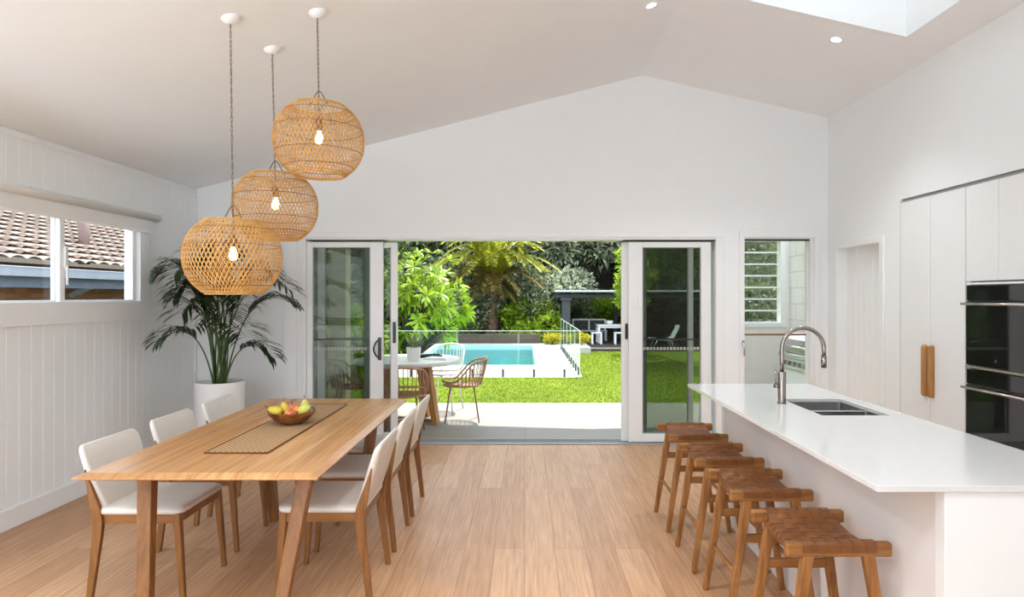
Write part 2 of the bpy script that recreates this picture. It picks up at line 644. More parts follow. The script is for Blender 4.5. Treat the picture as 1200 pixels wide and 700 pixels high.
# left window (sliding pair) --------------------------------------------------------
w = thing('window_1', None, None, kind='structure')
b = MB()
x0, x1 = XL - .12, XL + .02
b.box(x0, x1, WY0 - .02, WY1, WZ0 - .035, WZ0 + .008)
b.box(x0, x1, WY0 - .02, WY1, WZ1 - .03, WZ1 + .02)
b.box(x0, x1, WY1 - .055, WY1, WZ0, WZ1)
b.box(x0, x1, WY0 - .02, WY0 + .04, WZ0, WZ1)
b.box(XL, XL + .022, WY0 - .05, WY1 + .09, WZ0 - .15, WZ0 - .02)     # apron board
b.box(XL, XL + .02, WY1, WY1 + .085, WZ0 - .02, WZ1 + .03)           # side casing
b.build('window_frame', M['trim'], w, bevel=.004)
MX = 4.62
for k, (y0, y1, xx, nm) in enumerate(((WY0 + .04, MX + .03, XL - .075, 'fixed_sash'), (MX - .03, WY1 - .055, XL - .03, 'sliding_sash'))):
    s = MB()
    fw = .05
    s.box(xx - .016, xx + .016, y0, y0 + fw, WZ0 + .008, WZ1 - .03)
    s.box(xx - .016, xx + .016, y1 - fw, y1, WZ0 + .008, WZ1 - .03)
    s.box(xx - .016, xx + .016, y0 + fw, y1 - fw, WZ0 + .008, WZ0 + .02)
    s.box(xx - .016, xx + .016, y0 + fw, y1 - fw, WZ1 - .07, WZ1 - .03)
    so = s.build(nm, M['trim'], w, bevel=.003)
    MB().box(xx - .003, xx + .003, y0 + fw, y1 - fw, WZ0 + .02, WZ1 - .07).build('glass_pane', M['glass'], so)
    if k == 0:
        MB().box(xx + .017, xx + .02, y1 - .012, y1 + .004, WZ0 + .01, WZ1 - .04).build('seal_strip', M['black'], so)
    else:
        h = MB().box(xx + .016, xx + .036, MX + .0, MX + .03, 1.70, 1.86)
        h.box(xx + .03, xx + .045, MX + .006, MX + .02, 1.58, 1.72)
        h.build('latch_handle', M['alu'], so, bevel=.004)

# roller blind over it
r = thing('roller_blind', 'white roller blind drawn up above the left window', 'blind', (XL + .045, 4.2, 2.19))
pts = [(0, -2.0, 0), (0, 1.52, 0)]
MB().tube(pts, .032, 20).build('blind_roll', M['white_vinyl'], r)
MB().box(-.006, -.003, -1.98, 1.44, -.13, -.01).build('blind_cloth', M['white_vinyl'], r)
MB().box(-.011, .003, -1.98, 1.44, -.145, -.125).build('bottom_rail', M['trim'], r, bevel=.004)
MB().box(-.045, .03, 1.52, 1.535, -.035, .035).build('end_bracket', M['trim'], r, bevel=.006)

# ================================================================ SLIDING DOORS
w = thing('door_1', None, None, kind='structure')
b = MB()
for s0, s1 in ((-2.43, -2.30), (1.93, 2.01)):
    b.box(s0, s1, D - .018, D, 0, H0 - .028)
b.box(-2.43, 2.01, D - .018, D, H0 - .028, H0 + .02)
b.build('architrave', M['trim'], w, bevel=.004)
b = MB()
b.box(-2.40, -2.21, D - .005, D + .19, 0, H0)
b.box(1.925, 1.985, D - .005, D + .19, 0, H0)
for xx in (-2.375, -2.34, -2.30, -2.255):
    b.box(xx, xx + .012, D - .012, D - .004, 0, 2.09)
b.box(1.945, 1.955, D - .012, D - .004, 0, 2.09)
b.box(-2.21, 1.925, D - .005, D + .19, 2.068, H0)
for yy in (.025, .075, .125):
    b.box(-2.21, -2.185, D + yy - .006, D + yy + .006, 0, 2.068)
b.build('door_frame', M['alu'], w, bevel=.004)
b = MB()
b.box(-2.21, -1.42, D + .004, D + .17, 2.058, 2.0685)
b.box(1.0, 1.925, D + .004, D + .17, 2.058, 2.0685)
b.build('screen_track', M['black'], w)
b = MB()
b.box(-2.40, 1.985, D - .02, D + .20, -.02, .012)
for yy in (.045, .095, .145):
    b.box(-2.21, 1.925, D + yy - .004, D + yy + .004, .012, .022)
b.build('door_sill', M['alu_grey'], w, bevel=.003)

# thin marking lines on the panes: one solid dark, one of small pale dashes
dash, nt, out = new_mat('pale_safety_dashes')
p = princ(nt, out, (.6, .6, .58, 1), .6)


def panel(x0, x1, y, wl, wr, handle=None):
    pn = MB()
    z0, z1 = .02, 2.046
    pn.box(x0, x0 + wl, y - .018, y + .018, z0, z1)
    pn.box(x1 - wr, x1, y - .018, y + .018, z0, z1)
    pn.box(x0 + wl, x1 - wr, y - .018, y + .018, z0, z0 + .085)
    pn.box(x0 + wl, x1 - wr, y - .018, y + .018, z1 - .055, z1)
    o = pn.build('sliding_panel', M['alu'], w, bevel=.004)
    MB().box(x0 + wl, x1 - wr, y - .003, y + .003, z0 + .085, z1 - .055).build('glass_pane', M['screen_glass'], o)
    sl = MB()
    for xs0, xs1 in ((x0 + wl - .001, x0 + wl + .009), (x1 - wr - .009, x1 - wr + .001)):
        sl.box(xs0, xs1, y - .012, y + .012, z0 + .085, z1 - .055)
    sl.build('glazing_seal', M['alu_grey'], o)
    ln = MB().box(x0 + wl, x1 - wr, y - .0045, y - .0032, 1.052, 1.066)
    ln.build('marking_line', M['black'], o)
    ds = MB()
    x = x0 + wl + .012
    while x < x1 - wr - .03:
        ds.box(x, x + .022, y - .0045, y - .0032, .968, .976)
        ds.box(x, x + .022, y - .0045, y - .0032, .953, .961)
        x += .034
    ds.build('marking_dashes', dash, o)
    return o


p1 = panel(-2.20, -1.435, D + .03, .05, .13)
p2 = panel(-2.115, -1.30, D + .08, .075, .065)
p3 = panel(-2.2, -1.565, D + .13, .05, .08)
q1 = panel(1.05, 1.885, D + .03, .14, .10)
q2 = panel(.985, 1.72, D + .08, .075, .05)
q3 = panel(1.16, 1.915, D + .13, .085, .06)
# curved black pull on the left leaf
hx, hy = -1.478, D + .012
arc = [(hx, hy, .87), (hx - .025, hy - .03, .905), (hx - .045, hy - .035, .965), (hx - .025, hy - .03, 1.025), (hx, hy, 1.06)]
h = MB().tube(cat_mull(arc, 5), .008, 8)
h.box(hx - .006, hx + .026, hy - .012, hy + .001, .85, 1.08)
h.build('pull_handle', M['black'], p1, label='curved black pull handle')
h = MB().box(-1.345, -1.315, D + .045, D + .062, 1.02, 1.235)
h.build('latch_handle', M['black'], p2, bevel=.006)
h = MB().box(1.022, 1.048, D + .045, D + .062, 1.06, 1.22)
h.build('latch_handle', M['black'], q2, bevel=.006)
h = MB().box(1.15, 1.172, D - .012, D + .013, 1.385, 1.485)
h.build('latch_handle', M['trim'], q1, bevel=.005)

# hinged glass door at the right ------------------------------------------------------
w = thing('door_2', None, None, kind='structure')
b = MB()
b.box(2.165, 2.215, D - .018, D, 0, H0 - .03)
b.box(2.925, 2.975, D - .018, D, 0, H0 - .03)
b.box(2.165, 2.975, D - .018, D, H0 - .03, H0 + .03)
b.build('architrave', M['trim'], w, bevel=.004)
b = MB()
b.box(2.19, 2.222, D, D + T, 0, H0)
b.box(2.885, 2.95, D, D + T, 0, H0)
b.box(2.222, 2.885, D, D + T, 2.075, H0)
b.box(2.222, 2.885, D, D + T, -.02, .02)
b.build('door_frame', M['alu'], w, bevel=.004)
MB().box(2.222, 2.885, D + .01, D + .05, 2.058, 2.076).build('screen_track', M['black'], w)
b = MB()
b.box(2.222, 2.232, D + .06, D + .09, .02, 2.06)
b.box(2.872, 2.885, D + .06, D + .09, .02, 2.06)
b.box(2.232, 2.872, D + .06, D + .09, .02, .15)
lf = b.build('door_leaf', M['alu'], w)
MB().box(2.232, 2.872, D + .072, D + .078, .15, 2.058).build('glass_pane', M['glass'], lf)
MB().box(2.232, 2.872, D + .0705, D + .0715, 1.095, 1.115).build('marking_line', M['bronze'], lf)
h = MB().box(2.188, 2.206, D - .045, D - .018, 1.0, 1.05)
h.tube([(2.197, D - .045, 1.03), (2.20, D - .055, 1.0), (2.2, D - .055, .90)], .008, 8)
h.build('lever_handle', M['steel'], w)
# ================================================================ KITCHEN
# ---- tall cabinets set flush in the right wall
def cab_front(b, y0, y1, z0, z1):
    b.box(XR, XR + .02, y0 + .002, y1 - .002, z0 + .002, z1 - .002)


def pull(parent, y, wide, deep):
    """half-round oak pull with rounded ends, standing off the door"""
    z0, z1 = .735, 1.13
    rings = []
    rr = wide / 2
    zz = [z0 + rr * (1 - cos(pi / 2 * i / 7)) for i in range(8)]
    zz += [z1 - (z - z0) for z in zz[::-1]]
    for z in zz:
        dz = max(0, rr - min(z - z0, z1 - z)) / rr
        e = max(.12, sqrt(max(0, 1 - dz * dz)))
        ring = []
        for k in range(13):
            a = pi * k / 12
            ring.append(V((XR - .001 - deep * sin(a) * e ** .5, y + wide / 2 * cos(a) * e, z)))
        rings.append(ring)
    return MB().loft(rings).build('oak_pull', M['handle_oak'], parent, label='rounded oak pull')


e = thing('pantry_cabinet', 'tall white two-door pantry cabinet with two oak pulls left of the ovens', 'cabinet')
MB().box(XR + .022, XR + .62, 4.44, 5.212, .0, 2.262).build('carcass', M['cab'], e)
MB().box(XR + .0225, XR + .12, 4.44, 5.212, 2.262, 2.279).build('shadow_gap', M['gap'], e)
for y0, y1, s in ((4.83, 5.212, -1), (4.446, 4.83, 1)):
    d = MB()
    cab_front(d, y0, y1, .08, 2.258)
    do = d.build('cabinet_door', M['cab'], e, bevel=.0015)
    if s < 0:
        pull(do, 4.83 + .052, .055, .035)
    else:
        pull(do, 4.83 - .035, .035, .04)
e = thing('oven_cabinet', 'tall white cabinet housing the two black ovens', 'cabinet')
b = MB()
b.box(XR + .022, XR + .62, 3.845, 3.86, 0, 2.262)
b.box(XR + .022, XR + .62, 4.425, 4.438, 0, 2.262)
b.box(XR + .022, XR + .62, 3.86, 4.425, 1.60, 2.262)
b.box(XR + .022, XR + .62, 3.86, 4.425, 0, .455)
b.box(XR + .4, XR + .62, 3.86, 4.425, .455, 1.6)
b.build('carcass', M['cab'], e)
MB().box(XR + .0225, XR + .12, 3.845, 4.438, 2.262, 2.279).build('shadow_gap', M['gap'], e)
for y0, y1, z0, z1, nm in ((4.135, 4.438, 1.60, 2.258, 'cabinet_door'), (3.845, 4.135, 1.60, 2.258, 'cabinet_door'), (3.845, 4.438, .08, .455, 'cabinet_drawer')):
    d = MB()
    cab_front(d, y0, y1, z0, z1)
    d.build(nm, M['cab'], e, bevel=.0015)
MB().box(XR + .002, XR + .03, 3.85, 4.434, 1.577, 1.592).build('filler_strip', M['trim'], e)
e = thing('side_cabinet', 'plain white tall cabinet door at the right picture edge past the ovens', 'cabinet')
MB().box(XR + .022, XR + .62, 3.31, 3.842, 0, 2.262).build('carcass', M['cab'], e)
MB().box(XR + .0225, XR + .12, 3.31, 3.842, 2.262, 2.279).build('shadow_gap', M['gap'], e)
d = MB()
cab_front(d, 3.31, 3.842, .08, 2.258)
d.build('cabinet_door', M['cab'], e, bevel=.0015)


def oven(z0, z1, label):
    e = thing('wall_oven', label, 'oven', (XR, 4.143, z0), group='stacked wall ovens')
    h = z1 - z0
    y0, y1 = -.279, .279
    MB().box(.004, .39, y0, y1, .004, h - .004).build('oven_body', M['black'], e)
    MB().box(-.008, .004, y0, y1, h - .105, h - .003).build('control_panel', M['ovenglass'], e, bevel=.002)
    dr = MB().box(-.012, .004, y0, y1, .022, h - .11).build('oven_door', M['ovenglass'], e, bevel=.002, label='black glass oven door')
    hb = MB().tube([(-.045, y0 + .0, h - .128), (-.045, y1 - .0, h - .128)], .009, 10)
    for yy in (y0 + .03, y1 - .03):
        hb.tube([(-.045, yy, h - .128), (-.012, yy, h - .128)], .006, 8)
    hb.build('bar_handle', M['steel'], dr, label='thin steel bar handle')
    MB().box(-.014, .004, y0, y1, .002, .018).build('steel_trim', M['steel'], e, bevel=.001)
    # small mark low on the glass
    mk = MB()
    for dx in (-.006, 0, .006):
        mk.box(-.0125, -.0121, dx - .0018, dx + .0018, .070, .082 - abs(dx))
    mk.box(-.0125, -.0121, -.012, .012, .062, .066)
    mk.build('maker_mark', M['steel'], dr)


oven(1.006, 1.574, 'upper black glass wall oven with steel bar handle')
oven(.457, 1.002, 'lower black glass wall oven directly below the other oven')

# ---- island -------------------------------------------------------------------
e = thing('kitchen_island', 'white kitchen island base with a flat grey-white panel facing the stools', 'kitchen island')
b = MB()
b.box(1.36, 1.47, 2.09, 4.30, .0, .86)
b.box(1.86, 1.90, 2.09, 4.30, .0, .86)
b.box(1.47, 1.86, 2.09, 3.15, .0, .86)
b.box(1.47, 1.86, 3.80, 4.30, .0, .86)
b.box(1.47, 1.86, 3.15, 3.80, .0, .55)
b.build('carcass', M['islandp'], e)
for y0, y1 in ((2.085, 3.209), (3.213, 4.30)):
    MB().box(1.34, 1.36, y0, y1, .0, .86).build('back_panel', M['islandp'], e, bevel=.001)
MB().box(1.335, 1.93, 2.035, 2.083, 0, .879).build('end_panel', M['cab'], e, bevel=.002)
MB().box(1.335, 1.93, 4.303, 4.345, 0, .879).build('end_panel', M['cab'], e, bevel=.002)
# worktop with the sink cut-out
WX0, WX1, WYa, WYb = 1.112, 1.935, 2.02, 4.37
KX0, KX1, KY0, KY1 = 1.495, 1.84, 3.215, 3.735
b = MB()
xs, ys = [WX0, KX0, KX1, WX1], [WYa, KY0, KY1, WYb]
vid = {}
for k, z in enumerate((.88, .90)):
    for i, x in enumerate(xs):
        for j, y in enumerate(ys):
            vid[i, j, k] = len(b.v)
            b.v.append((x, y, z))
def q(*ids):
    b.f.append(tuple(vid[t] for t in ids)); b.m.append(0); b.s.append(False)
for i in range(3):
    for j in range(3):
        if (i, j) == (1, 1):
            continue
        q((i, j, 1), (i + 1, j, 1), (i + 1, j + 1, 1), (i, j + 1, 1))
        q((i, j, 0), (i, j + 1, 0), (i + 1, j + 1, 0), (i + 1, j, 0))
for t in range(3):
    q((t, 0, 0), (t + 1, 0, 0), (t + 1, 0, 1), (t, 0, 1))
    q((t, 3, 0), (t, 3, 1), (t + 1, 3, 1), (t + 1, 3, 0))
    q((0, t, 0), (0, t, 1), (0, t + 1, 1), (0, t + 1, 0))
    q((3, t, 0), (3, t + 1, 0), (3, t + 1, 1), (3, t, 1))
q((1, 1, 0), (1, 1, 1), (2, 1, 1), (2, 1, 0))
q((1, 2, 0), (2, 2, 0), (2, 2, 1), (1, 2, 1))
q((1, 1, 0), (1, 2, 0), (1, 2, 1), (1, 1, 1))
q((2, 1, 0), (2, 1, 1), (2, 2, 1), (2, 2, 0))
o = b.build('island_worktop', M['stone'], bevel=.002)
tag(o, 'long thin white stone worktop on the kitchen island', 'worktop')
# sink
e = thing('kitchen_sink', 'dark steel undermount double sink let into the white worktop', 'sink', (0, 0, .66))
def bowl(y0, y1):
    b = MB()
    r = [rrect(KX1 - KX0 + .01, y1 - y0, .02, .219, 4, (KX0 + KX1) / 2, (y0 + y1) / 2),
         rrect(KX1 - KX0 + .006, y1 - y0 - .004, .025, .04, 4, (KX0 + KX1) / 2, (y0 + y1) / 2),
         rrect(KX1 - KX0 - .04, y1 - y0 - .05, .03, .01, 4, (KX0 + KX1) / 2, (y0 + y1) / 2)]
    b.loft([x[::-1] for x in r], cap0=False, cap1=True)
    o = b.build('sink_bowl', M['sinksteel'], e, angle=40)
    MB().lathe([(0, .0115), (.02, .0115), (.04, .014), (.042, .0105)], 24, ((KX0 + KX1) / 2, (y0 + y1) / 2, 0)).build('drain', M['steel'], o)
bowl(KY0 - .004, 3.452)
bowl(3.47, KY1 + .004)
MB().box(KX0 - .004, KX1 + .004, 3.450, 3.472, .14, .2195).build('divider', M['steel'], e, bevel=.003)
# tap
e = thing('kitchen_tap', 'tall brushed gooseneck tap arching over the sink', 'tap', (1.432, 3.565, .90))
MB().lathe([(0, 0), (.026, 0), (.026, .006), (.022, .008), (.022, .175), (.0195, .178), (0, .178)], 24).build('tap_body', M['gunmetal'], e, angle=40)
R_ = .117
pts = [(0, 0, .17), (0, 0, .24), (0, 0, .305)]
pts += [(R_ - R_ * cos(a), 0, .305 + R_ * sin(a)) for a in (pi * k / 18 for k in range(1, 19))]
pts += [(2 * R_, 0, .26)]
MB().tube(pts, .0115, 14).build('spout', M['gunmetal'], e)
MB().tube([(2 * R_, 0, .268), (2 * R_, 0, .20)], .0155, 16).build('spray_head', M['gunmetal'], e)
h = MB().tube([(-.018, -.004, .10), (-.045, -.01, .10)], .012, 12)
h.tube([(-.038, -.008, .10), (-.040, -.008, .19)], .005, 8)
h.build('lever', M['gunmetal'], e)

# ---- stools ----------------------------------------------------------------------
def make_stool():
    e = thing('bar_stool', '', 'stool', (0, 0, 0), group='woven leather stools at the island')
    zt, hy = .62, .172
    for s in (-1, 1):
        MB().box(-.19, .19, s * hy - .017, s * hy + .017, zt - .052, zt).build('seat_rail', M['teak_x'], e, bevel=.009)
    # slim side rails hidden in the leather edge
    def zs(y):
        return zt - .003 - .036 * (1 - (y / hy) ** 2)
    for s in (-1, 1):
        pts = [(s * .128, y, zs(y) - .018) for y in np.linspace(-hy + .01, hy - .01, 14)]
        MB().tube(pts, .011, 8).build('side_rail', M['teak_x'], e)
    for sx in (-1, 1):
        for sy in (-1, 1):
            MB().beam((sx * .108, sy * (hy - .002), zt - .04), (sx * .196, sy * (hy + .016), 0), .042, .034, .028, .026, (0, 1, 0)).build('leg', M['teak_z'], e, bevel=.006)
    def at(z, sx, sy):
        t = (zt - .04 - z) / (zt - .04)
        return V((sx * (.108 + .088 * t), sy * (hy - .002 + .018 * t), z))
    for sy in (-1, 1):
        MB().beam(at(.40, -1, sy), at(.40, 1, sy), .020, .038, None, None, (0, 0, 1)).build('stretcher', M['teak_x'], e, bevel=.004)
    for sx in (-1, 1):
        MB().tube([at(.235, sx, -1), at(.235, sx, 1)], .0105, 10).build('footrest', M['teak_x'], e)
    # leather: straps from rail to rail, cross straps woven through them
    L = MB()
    nx, ny = 6, 9
    px = .0445
    xs = [(-.111 + px * i) for i in range(nx)]
    ys = np.linspace(-hy + .034, hy - .034, ny)
    for i, x in enumerate(xs):
        pts = [(x, -hy - .0195, zt - .034), (x, -hy - .0195, zt - .006), (x, -hy - .012, zt + .0025), (x, -hy + .014, zt + .002)]
        for y in np.linspace(-hy + .024, hy - .024, 55):
            k = (y - ys[0]) / (ys[1] - ys[0])
            pts.append((x, y, zs(y) + .0022 * cos(pi * (k + i))))
        pts += [(x, hy - .014, zt + .002), (x, hy + .012, zt + .0025), (x, hy + .0195, zt - .006), (x, hy + .0195, zt - .034)]
        L.strip(pts, (1, 0, 0), .0395, .0026)
    pitch = ys[1] - ys[0]
    for j, y in enumerate(ys):
        pts = [(-.142, y, zs(y) - .03), (-.144, y, zs(y) - .012), (-.137, y, zs(y) + .001)]
        for x in np.linspace(-.128, .128, 43):
            k = (x - xs[0]) / px
            pts.append((x, y, zs(y) - .0022 * cos(pi * (k + j))))
        pts += [(.137, y, zs(y) + .001), (.144, y, zs(y) - .012), (.142, y, zs(y) - .03)]
        L.strip(pts, (0, 1, -2 * .036 * y / hy ** 2 * -1), pitch * .88, .0026)
    L.build('woven_seat', M['leather'], e, label='woven tan leather saddle seat')
    return e


stool = make_stool()
ST = [((1.120, 2.464, 0), 'woven leather bar stool nearest the viewer, by the island corner'),
      ((1.118, 3.08, 0), 'second woven leather bar stool from the viewer'),
      ((1.11, 3.65, 0), 'third woven leather bar stool, one before the farthest'),
      ((1.105, 4.25, 0), 'farthest woven leather bar stool, next to the sliding doors')]
for k, (p, l) in enumerate(ST):
    if k == 0:
        stool.location = p
        stool['label'] = l
    else:
        copy_tree(stool, l, p, 0)
# ================================================================ DINING
TX0, TX1, TY0, TY1 = -1.90, -.866, 2.675, 4.715
TCX, TCY = (TX0 + TX1) / 2, (TY0 + TY1) / 2
e = thing('dining_table', 'long oak dining table with a thin slanted edge, six cream chairs around it', 'table', (TCX, TCY, 0))
hx, hy = (TX1 - TX0) / 2, (TY1 - TY0) / 2
b = MB()
rg = []
for z, ins in ((.712, .055), (.728, .004), (.732, 0), (.736, .002), (.75, .04), (.7502, .046)):
    rg.append(rrect(2 * (hx - ins), 2 * (hy - ins), .006, z, 2))
b.loft(rg, smooth=False)
om, op = bricky('oak_table_boards', srgb(208, 164, 114), srgb(192, 144, 94), srgb(150, 104, 62), 5.0, .172, .0012, 'yx', .27, .05, off=.3,
                grain=dict(stretch=(12, .55, 10), scale=2.3, lo=(.60, .50, .40, 1), hi=(1.06, 1.06, 1.06, 1), mix=.9))
b.build('tabletop', om, e)
for sx in (-1, 1):
    for sy in (-1, 1):
        ya, yb = (-.71, -.885) if sy < 0 else (4.262 - TCY, 4.264 - TCY)
        MB().beam((sx * .375, ya, .714), (sx * .285, yb, 0), .07, .06, .055, .045, (0, 1, 0)).build('leg', M['oak_z'], e, bevel=.006)
for yy in (-.71, 4.262 - TCY):
    MB().box(-.41, .41, yy - .035, yy + .035, .672, .7125).build('apron', M['oak_x'], e, bevel=.004)

# runner: woven jute, real ridges ------------------------------------------------
m, nt, out = new_mat('woven_jute')
p = princ(nt, out, None, .85)
mp = objcoord(nt, (1, 1, 1))
ch = nd(nt, 'ShaderNodeTexChecker')
ch.inputs['Scale'].default_value = 74
ch.inputs['Color1'].default_value = srgb(196, 160, 116)
ch.inputs['Color2'].default_value = srgb(104, 74, 46)
nt.links.new(mp.outputs[0], ch.inputs['Vector'])
n = noise(nt, mp, 60, 2)
mx = nd(nt, 'ShaderNodeMixRGB', blend_type='MULTIPLY')
mx.inputs[0].default_value = .5
nt.links.new(ch.outputs[0], mx.inputs[1])
nt.links.new(n.outputs[0], mx.inputs[2])
nt.links.new(ch.outputs[0], p.inputs['Base Color'])
bump(nt, ch.outputs['Fac'], p, .5, .003)
RX0, RX1, RY0, RY1 = -1.523, -1.222, 3.04, 4.40
e = thing('table_runner', 'woven jute runner lying along the middle of the oak table', 'table runner', (0, 0, .7503))
MB().box(RX0 + .006, RX1 - .006, RY0 + .006, RY1 - .006, 0, .005).build('woven_mat', m, e)
b = MB()
for x in (RX0, RX1):
    b.tube([(x, RY0, .004), (x, RY1, .004)], .004, 6)
for y in (RY0, RY1):
    b.tube([(RX0, y, .004), (RX1, y, .004)], .0045, 6)
b.build('bound_edge', M['rattan_dark'], e)

# bowl of fruit --------------------------------------------------------------------
BX, BY, BZ = -1.362, 3.74, .756
m, nt, out = new_mat('turned_dark_wood')
p = princ(nt, out, None, .28)
mp = objcoord(nt, (1, 1, 2.2), (.4, .3, 0))
n = noise(nt, mp, 9, 5, .6, 1.2)
r = ramp(nt, n.outputs[0], [(.3, srgb(62, 28, 16)), (.5, srgb(112, 60, 28)), (.68, srgb(168, 112, 52))])
nt.links.new(r.outputs[0], p.inputs['Base Color'])
prof = [(0, .0), (.055, .0), (.062, .003), (.10, .026), (.128, .056), (.136, .073), (.133, .0755), (.128, .073), (.12, .058), (.092, .032), (.05, .013), (0, .011)]
o = MB().lathe(prof, 48).build('fruit_bowl', m, None, angle=60, loc=(BX, BY, BZ))
tag(o, 'shallow dark turned wooden bowl full of fruit on the jute runner', 'bowl')
FRUIT = {}


def fruit_mat(name, c1, c2, sc=6, rough=.35, axis=None):
    m, nt, out = new_mat(name)
    p = princ(nt, out, None, rough)
    mp = objcoord(nt)
    n = noise(nt, mp, sc * 6, 4)
    r = ramp(nt, n.outputs[0], [(.38, c1), (.62, c2)])
    nt.links.new(r.outputs[0], p.inputs['Base Color'])
    return m


def rotated(bm, mtx):
    bm.v = [tuple(mtx @ V(p)) for p in bm.v]
    return bm


PEAR = [(0, 0), (.014, .001), (.028, .010), (.033, .026), (.031, .042), (.022, .060), (.014, .074), (.009, .082), (0, .085)]
APPLE = [(0, .006), (.010, .002), (.022, .003), (.033, .018), (.036, .034), (.031, .050), (.018, .059), (.007, .057), (0, .053)]
ORNG = [(0, 0), (.012, .003), (.024, .011), (.034, .03), (.035, .036), (.032, .049), (.021, .063), (.009, .0695), (0, .07)]


def fruit(kind, loc, tilt, rz, mt, label, cat, stem=None, s=1.0):
    e = thing(kind, label, cat, (BX + loc[0], BY + loc[1], BZ + loc[2]))
    mtx = Matrix.Rotation(rz, 4, 'Z') @ Matrix.Rotation(tilt, 4, 'Y') @ Matrix.Scale(s, 4)
    pr = {'pear': PEAR, 'apple': APPLE, 'orange': ORNG}[kind]
    rotated(MB().lathe(pr, 24), mtx).build('flesh', mt, e)
    z1 = pr[-1][1]
    if stem:
        bm = MB().tube([(0, 0, z1 - .004), (.003, 0, z1 + .012), (.010, .002, z1 + stem)], [.0022, .0018, .003], 6)
        rotated(bm, mtx).build('stalk', M['rattan_dark'] if stem < .03 else M['black'], e)


yg = fruit_mat('yellow_pear_skin', srgb(214, 190, 50), srgb(184, 176, 60))
gp = fruit_mat('green_pear_skin', srgb(206, 202, 110), srgb(178, 186, 84))
rd = fruit_mat('red_apple_skin', srgb(196, 84, 62), srgb(222, 142, 92))
og = fruit_mat('orange_peel', srgb(226, 138, 40), srgb(236, 156, 58), 12, .45)
fruit('pear', (-.042, -.042, .062), radians(-66), radians(8), yg, 'yellow pear lying at the left rim of the fruit bowl', 'pear', .02, 1.0)
fruit('pear', (-.048, .028, .040), radians(-8), 0, yg, 'yellow pear upright with a long dark stalk in the bowl', 'pear', .028, .95)
fruit('apple', (.012, -.064, .034), radians(8), 0, rd, 'red apple at the front of the fruit bowl', 'apple', .02, .98)
fruit('apple', (-.012, .062, .046), radians(-14), 1.0, rd, 'red apple with a thick black stalk, topmost in the bowl', 'apple', .034, .92)
fruit('orange', (.030, .012, .034), 0, 0, og, 'orange behind the front apple in the fruit bowl', 'orange', None, .9)
fruit('pear', (.052, -.030, .066), radians(64), radians(-8), gp, 'pale green pear lying along the right rim of the bowl', 'pear', .02, .9)
fruit('pear', (.062, .050, .046), radians(12), radians(120), gp, 'pale green pear standing at the right side of the bowl', 'pear', .024, 1.0)

# dining chairs -----------------------------------------------------------------------
def make_chair():
    e = thing('dining_chair', '', 'chair', (0, 0, 0), group='chairs around the oak table')
    # padded seat with a soft waterfall front
    rg = []
    for z, i in ((.432, .012), (.436, .003), (.444, 0), (.454, .0), (.461, .006), (.466, .018), (.4685, .045), (.469, .09)):
        rg.append(rrect(.43 - 2 * i, .455 - 2 * i, max(.02, .045 - i * .5), z, 6, cx=.005))
    MB().loft(rg).build('seat_pad', M['upholstery'], e)
    # backrest shell: rounded-rectangle sections, wide at the shoulders, thin at the top
    rg = []
    n = 16
    zs_ = [.438, .445, .47, .52, .58, .64, .69, .72, .742, .756, .764, .767]
    for i, z in enumerate(zs_):
        t = (z - .44) / .327
        w = .40 + .05 * min(1, t * 1.6)
        th = .052 - .020 * t
        if z > .725:
            u = (z - .725) / .042
            w *= 1 - .10 * u ** 3
            th *= 1 - .55 * u ** 3
        if i == 0:
            th *= .7
        cx = -.178 - .100 * t
        ring = []
        for p_ in rrect(th, w, th * .46, z, 4):
            bend = -.026 * (1 - (p_.y / .23) ** 2) * min(1, t * 2)
            ring.append(V((p_.x + cx + bend, p_.y, p_.z)))
        rg.append(ring)
    MB().loft(rg).build('backrest', M['upholstery'], e)
    # aprons
    MB().box(-.185, .19, -.214, -.19, .386, .436).build('apron', M['oak_x'], e, bevel=.004)
    MB().box(-.185, .19, .19, .214, .386, .436).build('apron', M['oak_x'], e, bevel=.004)
    MB().box(.175, .199, -.19, .19, .386, .434).build('apron', M['oak_x'], e, bevel=.004)
    MB().box(-.20, -.176, -.19, .19, .386, .434).build('apron', M['oak_x'], e, bevel=.004)
    for s in (-1, 1):
        # front leg: square, tapering
        MB().beam((.188, s * .203, .436), (.222, s * .212, 0), .036, .036, .025, .025, (0, 1, 0)).build('leg', M['oak_z'], e, bevel=.005)
        # rear leg: kicks back to the foot, runs up beside the back to a point
        c = [(-.236, .0, .028), (-.218, .16, .034), (-.195, .33, .044), (-.19, .40, .050), (-.197, .455, .050), (-.214, .52, .036), (-.232, .585, .02), (-.249, .655, .004)]
        rg = []
        for k, (x, z, wd) in enumerate(c):
            yo = .207 + (.008 if z < .05 else 0) + (.016 if z > .45 else .010 * z / .45)
            hw = .0125 if z < .45 else .010
            rg.append([V((x - wd / 2, s * (yo - hw), z)), V((x + wd / 2, s * (yo - hw), z)), V((x + wd / 2, s * (yo + hw), z)), V((x - wd / 2, s * (yo + hw), z))])
        bm = MB().loft(rg if s > 0 else [r_[::-1] for r_ in rg], smooth=False)
        bm.build('leg', M['oak_z'], e, bevel=.004)
    return e


